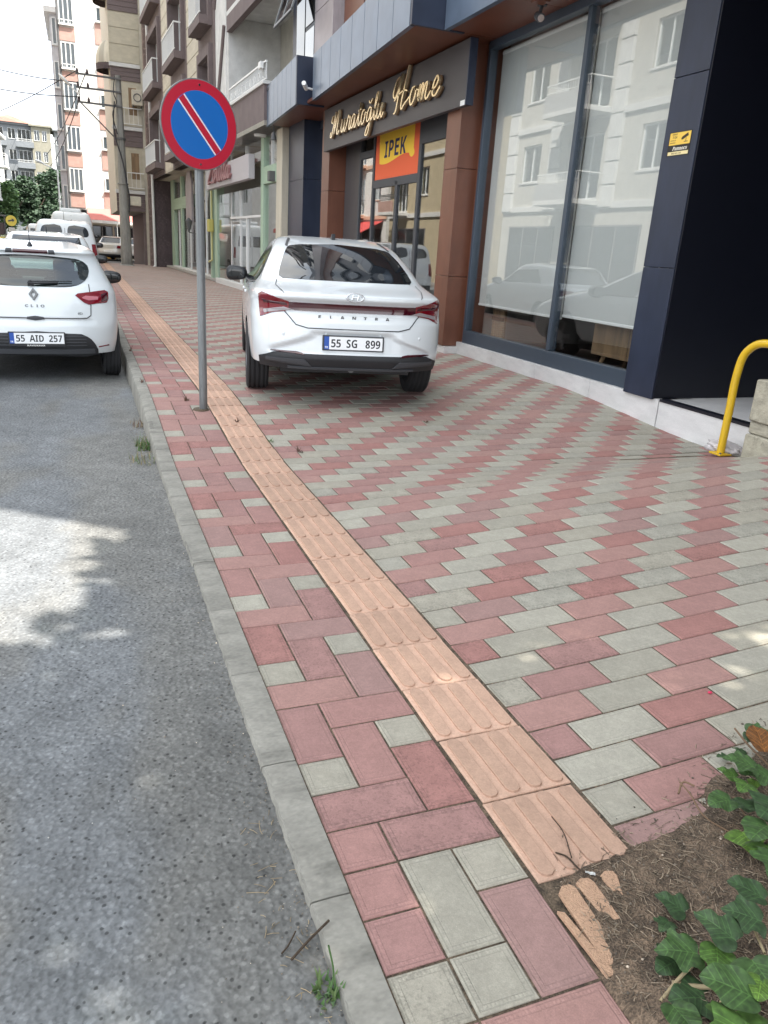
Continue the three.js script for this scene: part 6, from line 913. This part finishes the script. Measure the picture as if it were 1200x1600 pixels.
{
  const kinds = [0, 1, 2].map(lobed), tones = [[0.15, 0.28, 0.08], [0.10, 0.19, 0.075], [0.07, 0.135, 0.07], [0.20, 0.34, 0.075]].map((c) => phys(c, 0.62, { map: T.leaf, transmission: 0.15, thickness: 0, side: THREE.DoubleSide }));
  const rust = phys([0.30, 0.10, 0.03], 0.8, { map: T.leaf, side: THREE.DoubleSide }), stemMat = std([0.16, 0.10, 0.06], 0.9), stemPale = std([0.30, 0.24, 0.14], 0.9);
  function ivy(label, leaves, stems, extra, seed) {
    const r = mulberry(seed), g0 = soilHeight(1.7, -1.0), t = thing('ivy_plant', label, 'plant', [0, 0, 0], 0, undefined);
    for (const [pts, rad, m] of stems) part(t, 'stem', tube(pts.map(([px, py, y]) => { const p = onLevel(px, py, y); p.y = Math.max(p.y, soilHeight(p.x, p.z) + 0.002); return p; }), rad, 24, 6), m ? stemPale : stemMat);
    const add = (p, size, k, tone, yaw, pitch, roll) => { const m = part(t, 'leaf', kinds[k], tone); m.scale.setScalar(size); m.position.copy(p); m.rotation.set(pitch, yaw, roll, 'YXZ'); };
    for (const [px, py, y, size, k, tone, yaw, pitch] of leaves) add(onLevel(px, py, y), size, k, tone === 9 ? rust : tones[tone], yaw, pitch ?? 0.3, (r() - 0.5) * 0.4);
    for (const [n, x0, x1, z0, z1, h, s0, s1] of extra) for (let i = 0; i < n; i++) { const x = lerp(x0, x1, r()), z = lerp(z0, z1, r()), y = soilHeight(x, z) + 0.015 + h * r(); add(V(x, y, z), lerp(s0, s1, r()), Math.floor(r() * 3), tones[Math.floor(r() * 3)], r() * 6.28, 0.1 + r() * 0.6, (r() - 0.5) * 0.8); }
  }
  // leaf: photo position of its stalk end, height above datum, size, kind, tone, heading
  ivy('ivy clump with glossy and rusty leaves creeping over the pavers at the bed corner', [[1142, 1250, 0.09, 0.075, 1, 1, 1.6, 0.2], [1160, 1300, 0.06, 0.088, 2, 3, 2.7, 0.25], [1180, 1200, 0.12, 0.085, 0, 1, 0.9, 0.3], [1195, 1175, 0.14, 0.09, 1, 9, -0.4, 0.5], [1168, 1225, 0.10, 0.06, 2, 0, 2.0], [1150, 1215, 0.08, 0.05, 2, 0, 0.6], [1190, 1255, 0.11, 0.085, 0, 2, 2.5], [1175, 1260, 0.08, 0.07, 1, 2, 1.4], [1200, 1290, 0.12, 0.1, 1, 1, 1.9], [1196, 1320, 0.10, 0.09, 2, 0, 2.6], [1140, 1185, 0.05, 0.04, 2, 2, 1.2], [1165, 1180, 0.05, 0.04, 0, 2, 0.4], [1185, 1230, 0.06, 0.035, 1, 3, 0.3], [1205, 1215, 0.1, 0.09, 0, 1, 1.2], [1210, 1255, 0.13, 0.1, 2, 2, 2.0], [1215, 1340, 0.12, 0.1, 0, 1, 2.2]],
    [[[[1062, 1222, 0.05], [1078, 1240, 0.05], [1100, 1275, 0.03], [1140, 1300, 0.03], [1195, 1330, 0.06]], 0.0022], [[[1148, 1138, 0.10], [1170, 1165, 0.09], [1200, 1195, 0.07], [1230, 1240, 0.05]], 0.003], [[[1085, 1228, 0.055], [1068, 1222, 0.052], [1060, 1240, 0.04]], 0.003], [[[1145, 1245, 0.08], [1165, 1275, 0.04], [1180, 1300, 0.03]], 0.0018]],
    [[90, 1.70, 2.5, -1.38, -0.85, 0.13, 0.03, 0.075], [40, 2.3, 4.4, -1.5, 0.6, 0.25, 0.06, 0.1]], 3);
  ivy('ivy clump with broad leaves and pale runners on the bare soil', [[1070, 1425, 0.05, 0.065, 2, 2, 0.6], [1045, 1440, 0.04, 0.045, 0, 2, 2.0], [1090, 1490, 0.08, 0.085, 0, 1, 1.2, 0.2], [1120, 1480, 0.09, 0.075, 1, 0, 2.4, 0.2], [1060, 1500, 0.05, 0.07, 2, 2, 1.8], [1150, 1470, 0.11, 0.085, 2, 2, 0.5], [1175, 1500, 0.12, 0.09, 0, 1, 2.8], [1190, 1530, 0.13, 0.06, 2, 3, 2.2], [1150, 1580, 0.10, 0.11, 0, 0, 2.6, 0.1], [1050, 1570, 0.06, 0.075, 1, 1, 3.0, 0.4], [1110, 1560, 0.05, 0.09, 2, 2, 1.4], [1190, 1440, 0.11, 0.08, 0, 2, 1.0], [1195, 1405, 0.10, 0.08, 1, 2, 0.7], [1180, 1560, 0.13, 0.10, 1, 1, 0.9], [1170, 1610, 0.12, 0.1, 2, 0, 1.7]],
    [[[[1030, 1572, 0.03], [1060, 1530, 0.06], [1085, 1505, 0.08]], 0.004, 1], [[[1050, 1535, 0.05], [1100, 1542, 0.06], [1150, 1535, 0.08], [1200, 1520, 0.1]], 0.005, 1], [[[1115, 1610, 0.06], [1130, 1560, 0.08], [1147, 1520, 0.1]], 0.005, 1], [[[1155, 1380, 0.05], [1165, 1410, 0.06], [1178, 1450, 0.08], [1195, 1490, 0.1]], 0.003, 1]],
    [[110, 1.36, 2.3, -0.85, -0.2, 0.12, 0.03, 0.08], [40, 1.3, 3.0, -0.2, 1.4, 0.2, 0.06, 0.1]], 11);
}
{ // litter on the bare soil and along the kerb: nobody could count it
  const bits = mergeGeometries([rod(V(0, 0, -0.5), V(0.03, 0.02, 0), 0.028, 4).toNonIndexed(), rod(V(0.03, 0.02, 0), V(-0.02, 0, 0.5), 0.024, 4).toNonIndexed()]), crumb = new THREE.IcosahedronGeometry(0.5, 0);
  const scatter = (name, geo, mat, n, fn, seed) => { const r = mulberry(seed), im = new THREE.InstancedMesh(geo, mat, n), m = new THREE.Matrix4(), q = new THREE.Quaternion(), c = new THREE.Color(); for (let i = 0; i < n; i++) { const [p, s, k] = fn(r); q.setFromEuler(new THREE.Euler((r() - 0.5) * 0.6, r() * 6.28, (r() - 0.5) * 0.6)); m.compose(p, q, s); im.setMatrixAt(i, m); im.setColorAt(i, c.setRGB(...k)); } im.name = name; im.userData.kind = 'stuff'; im.castShadow = im.receiveShadow = true; scene.add(im); };
  const onSoil = (r) => { let x, z; for (let k = 0; k < 30; k++) { x = lerp(0.92, 2.2, r()); z = lerp(-1.5, -0.3, r()); if (z > soilEdge(x) - 0.16 * r() * r()) break; } return V(x, Math.max(soilHeight(x, z), G(x, z) * 0.999) + 0.002, z); };
  scatter('dry_twigs', bits, std([1, 1, 1], 0.95), 5200, (r) => { const l = 0.008 + 0.04 * r() * r() + (r() < 0.03 ? 0.09 * r() : 0), t = 0.25 + 1.1 * r(); return [onSoil(r), V(0.02 + 0.03 * r(), 0.02 + 0.03 * r(), l), [0.25 * t, 0.195 * t, 0.14 * t]]; }, 21);
  scatter('soil_crumbs', crumb, std([1, 1, 1], 0.95), 2600, (r) => { const s = 0.002 + 0.007 * r() * r(), t = 0.5 + 0.9 * r(), pale = r() < 0.06 ? 3 : 1; return [onSoil(r), V(s, s * 0.7, s * 1.2), [0.14 * t * pale, 0.115 * t * pale, 0.09 * t * pale]]; }, 22);
  scatter('kerb_dirt', crumb, std([1, 1, 1], 0.95), 1500, (r) => { const z = lerp(-0.7, -9, r() * r()), x = 0.385 - 0.16 * r() * r() - (r() < 0.15 ? 0.3 * r() : 0), s = 0.0015 + 0.006 * r() * r() * r(), t = 0.5 + 0.9 * r(), pale = r() < 0.08 ? 3 : 1; return [V(x, RD(x, z) + 0.003, z), V(s, s * 0.6, s * 1.2), [0.16 * t * pale, 0.135 * t * pale, 0.105 * t * pale]]; }, 23);
  scatter('kerb_straw', bits, std([1, 1, 1], 0.95), 110, (r) => { const z = r() < 0.5 ? lerp(-0.8, -1.6, r()) : lerp(-5.3, -6.6, r()), x = 0.38 - 0.1 * r(), l = 0.01 + 0.05 * r() * r(), t = 0.5 + 0.9 * r(); return [V(x, RD(x, z) + 0.004, z), V(0.03, 0.03, l), [0.26 * t, 0.20 * t, 0.12 * t]]; }, 24);
  scatter('road_grit', crumb, std([1, 1, 1], 0.95), 420, (r) => { const z = lerp(-0.8, -7, r()), x = lerp(-1.3, 0.35, r()), s = 0.001 + 0.005 * r() * r() * r(), d = r() < 0.35 ? 0.05 : 0.3 + 0.3 * r(); return [V(x, RD(x, z) + 0.003, z), V(s, s * 0.6, s), [d, d * 0.98, d * 0.93]]; }, 25);
  scatter('paver_grit', crumb, std([1, 1, 1], 0.95), 380, (r) => { const z = lerp(-0.9, -7, r()), x = lerp(0.5, 4, r()), s = 0.001 + 0.004 * r() * r() * r(), d = r() < 0.6 ? 0.05 : 0.5; return [V(x, G(x, z) + 0.002, z), V(s, s * 0.6, s), [d, d * 0.9, d * 0.8]]; }, 26);
}
{ // weeds and fallen things
  const blade = (h, w) => { const P = [], I = []; for (let i = 0; i <= 4; i++) { const t = i / 4; P.push(-w * (1 - t), h * t, 0.35 * h * t * t, w * (1 - t), h * t, 0.35 * h * t * t); } for (let i = 0; i < 4; i++) { const a = i * 2; I.push(a, a + 1, a + 3, a, a + 3, a + 2); } const g = new THREE.BufferGeometry(); g.setAttribute('position', new THREE.Float32BufferAttribute(P, 3)); g.setIndex(I); g.computeVertexNormals(); return g; };
  const weed = (name, label, p, n, h, w, spread, mats, seed, stalk) => { const r = mulberry(seed), t = thing(name, label, 'weed', [p.x, p.y, p.z]); const per = mats.map(() => []); for (let i = 0; i < n; i++) { const g = blade(h * (0.4 + 0.8 * r()), w * (0.6 + 0.8 * r())).rotateX((r() - 0.2) * 0.9).rotateY(r() * 6.28).translate((r() - 0.5) * spread, 0, (r() - 0.5) * spread * 1.6); per[Math.floor(r() * mats.length)].push(g); } per.forEach((l, i) => l.length && part(t, 'leaf_blades', l, mats[i])); if (stalk) part(t, 'stalk', tube([V(0, 0, 0), V(0.01, 0.06, 0), V(0.0, 0.13, -0.01)], 0.002, 10, 5), mats[0]); };
  const gA = leafMat([0.07, 0.16, 0.035]), gB = leafMat([0.11, 0.17, 0.05]), straw = leafMat([0.30, 0.24, 0.13]), brown = leafMat([0.13, 0.07, 0.045]);
  const road = (px, py) => onLevel(px, py, RD(0.3, -2));
  { const p = onLevel(512, 1560, -0.02); weed('kerb_weed', 'small leafy weed rooted at the foot of the chipped kerb', p, 40, 0.034, 0.007, 0.045, [gA, gB], 31, true); }
  { const p = onLevel(226, 700, -0.055); weed('grass_tuft', 'green grass tuft growing from the gutter beside the kerb', p, 90, 0.11, 0.004, 0.12, [gA, gB, straw], 32); const q = onLevel(222, 722, -0.055); weed('dry_grass_tuft', 'dry straw tuft lying in the gutter beside the kerb', q, 80, 0.07, 0.003, 0.16, [straw, straw, gB], 33); const s = onLevel(216, 665, -0.055); weed('dry_grass_tuft', 'grey withered tuft in the gutter above the grass tuft', s, 50, 0.06, 0.003, 0.12, [brown, straw], 34); }
  [[291, 626, brown, 'withered weed between the border pavers left of the sign post', 0.06], [371, 660, brown, 'dry brown leaf cluster on the ribbed strip', 0.05], [423, 690, gA, 'tiny green sprout at the edge of the ribbed strip', 0.03], [469, 706, brown, 'tiny dark sprig standing between the grey pavers', 0.05], [666, 660, brown, 'dry dark leaf lying on the zigzag pavers behind the white saloon', 0.035], [222, 598, brown, 'dark sprig growing behind the kerb stone near the hatchback', 0.06], [204, 549, brown, 'dark sprig behind the kerb beside the hatchback tyre', 0.07]].forEach(([px, py, m, l, h], i) => weed('paving_weed', l, GP(px, py), 12, h, 0.006, 0.03, [m, m], 40 + i));
  const tw = thing('fallen_twig', 'brown forked twig lying across the kerb stone', 'twig', [0, 0, 0]); const kp = (px, py, y) => onLevel(px, py, y); part(tw, 'stick', tube([kp(455, 1500, 0.0), kp(480, 1472, 0.012), kp(514, 1438, 0.014)], 0.0028, 12, 6), M.bark); part(tw, 'side_stick', tube([kp(440, 1490, -0.01), kp(450, 1478, -0.008), kp(462, 1455, -0.006)], 0.002, 8, 5), M.bark);
  const tw2 = thing('fallen_twig', 'thin curved twig lying on the last ribbed tile', 'twig', [0, 0, 0]); part(tw2, 'stick', tube([kp(868, 1332, 0.01), kp(885, 1338, 0.012), kp(908, 1360, 0.014), kp(940, 1372, 0.016)], 0.0022, 16, 6), M.bark); part(tw2, 'side_stick', tube([kp(862, 1276, 0.012), kp(880, 1300, 0.013), kp(893, 1340, 0.013)], 0.0016, 12, 5), M.bark);
  const pt = GP(1109, 1083); const pe = solo('flower_petal', new THREE.SphereGeometry(0.009, 10, 6).scale(1, 0.35, 0.7), std([0.55, 0.03, 0.09], 0.7), 'small crimson petal lying on a red paver', 'petal'); pe.position.copy(pt).add(V(0, 0.003, 0));
  const wrap = (px, py, label, s) => { const p = onLevel(px, py, 0.02), g = new THREE.PlaneGeometry(0.05 * s, 0.018 * s, 10, 4), q = g.attributes.position; for (let i = 0; i < q.count; i++) q.setZ(i, 0.012 * (fbm(q.getX(i) * 90 + px, q.getY(i) * 90, 2) - 0.3)); g.rotateX(-Math.PI / 2).rotateY(-0.5); g.computeVertexNormals(); const m = solo('plastic_scrap', g, std([0.48, 0.48, 0.46], 0.6, { side: THREE.DoubleSide }), label, 'litter'); m.position.copy(p); };
  wrap(922, 1366, 'white scrap of plastic lying against the last ribbed tile', 0.5); wrap(1030, 1490, 'pale torn scrap half buried in the bare soil', 0.7);
}
renderer.render(scene, camera);
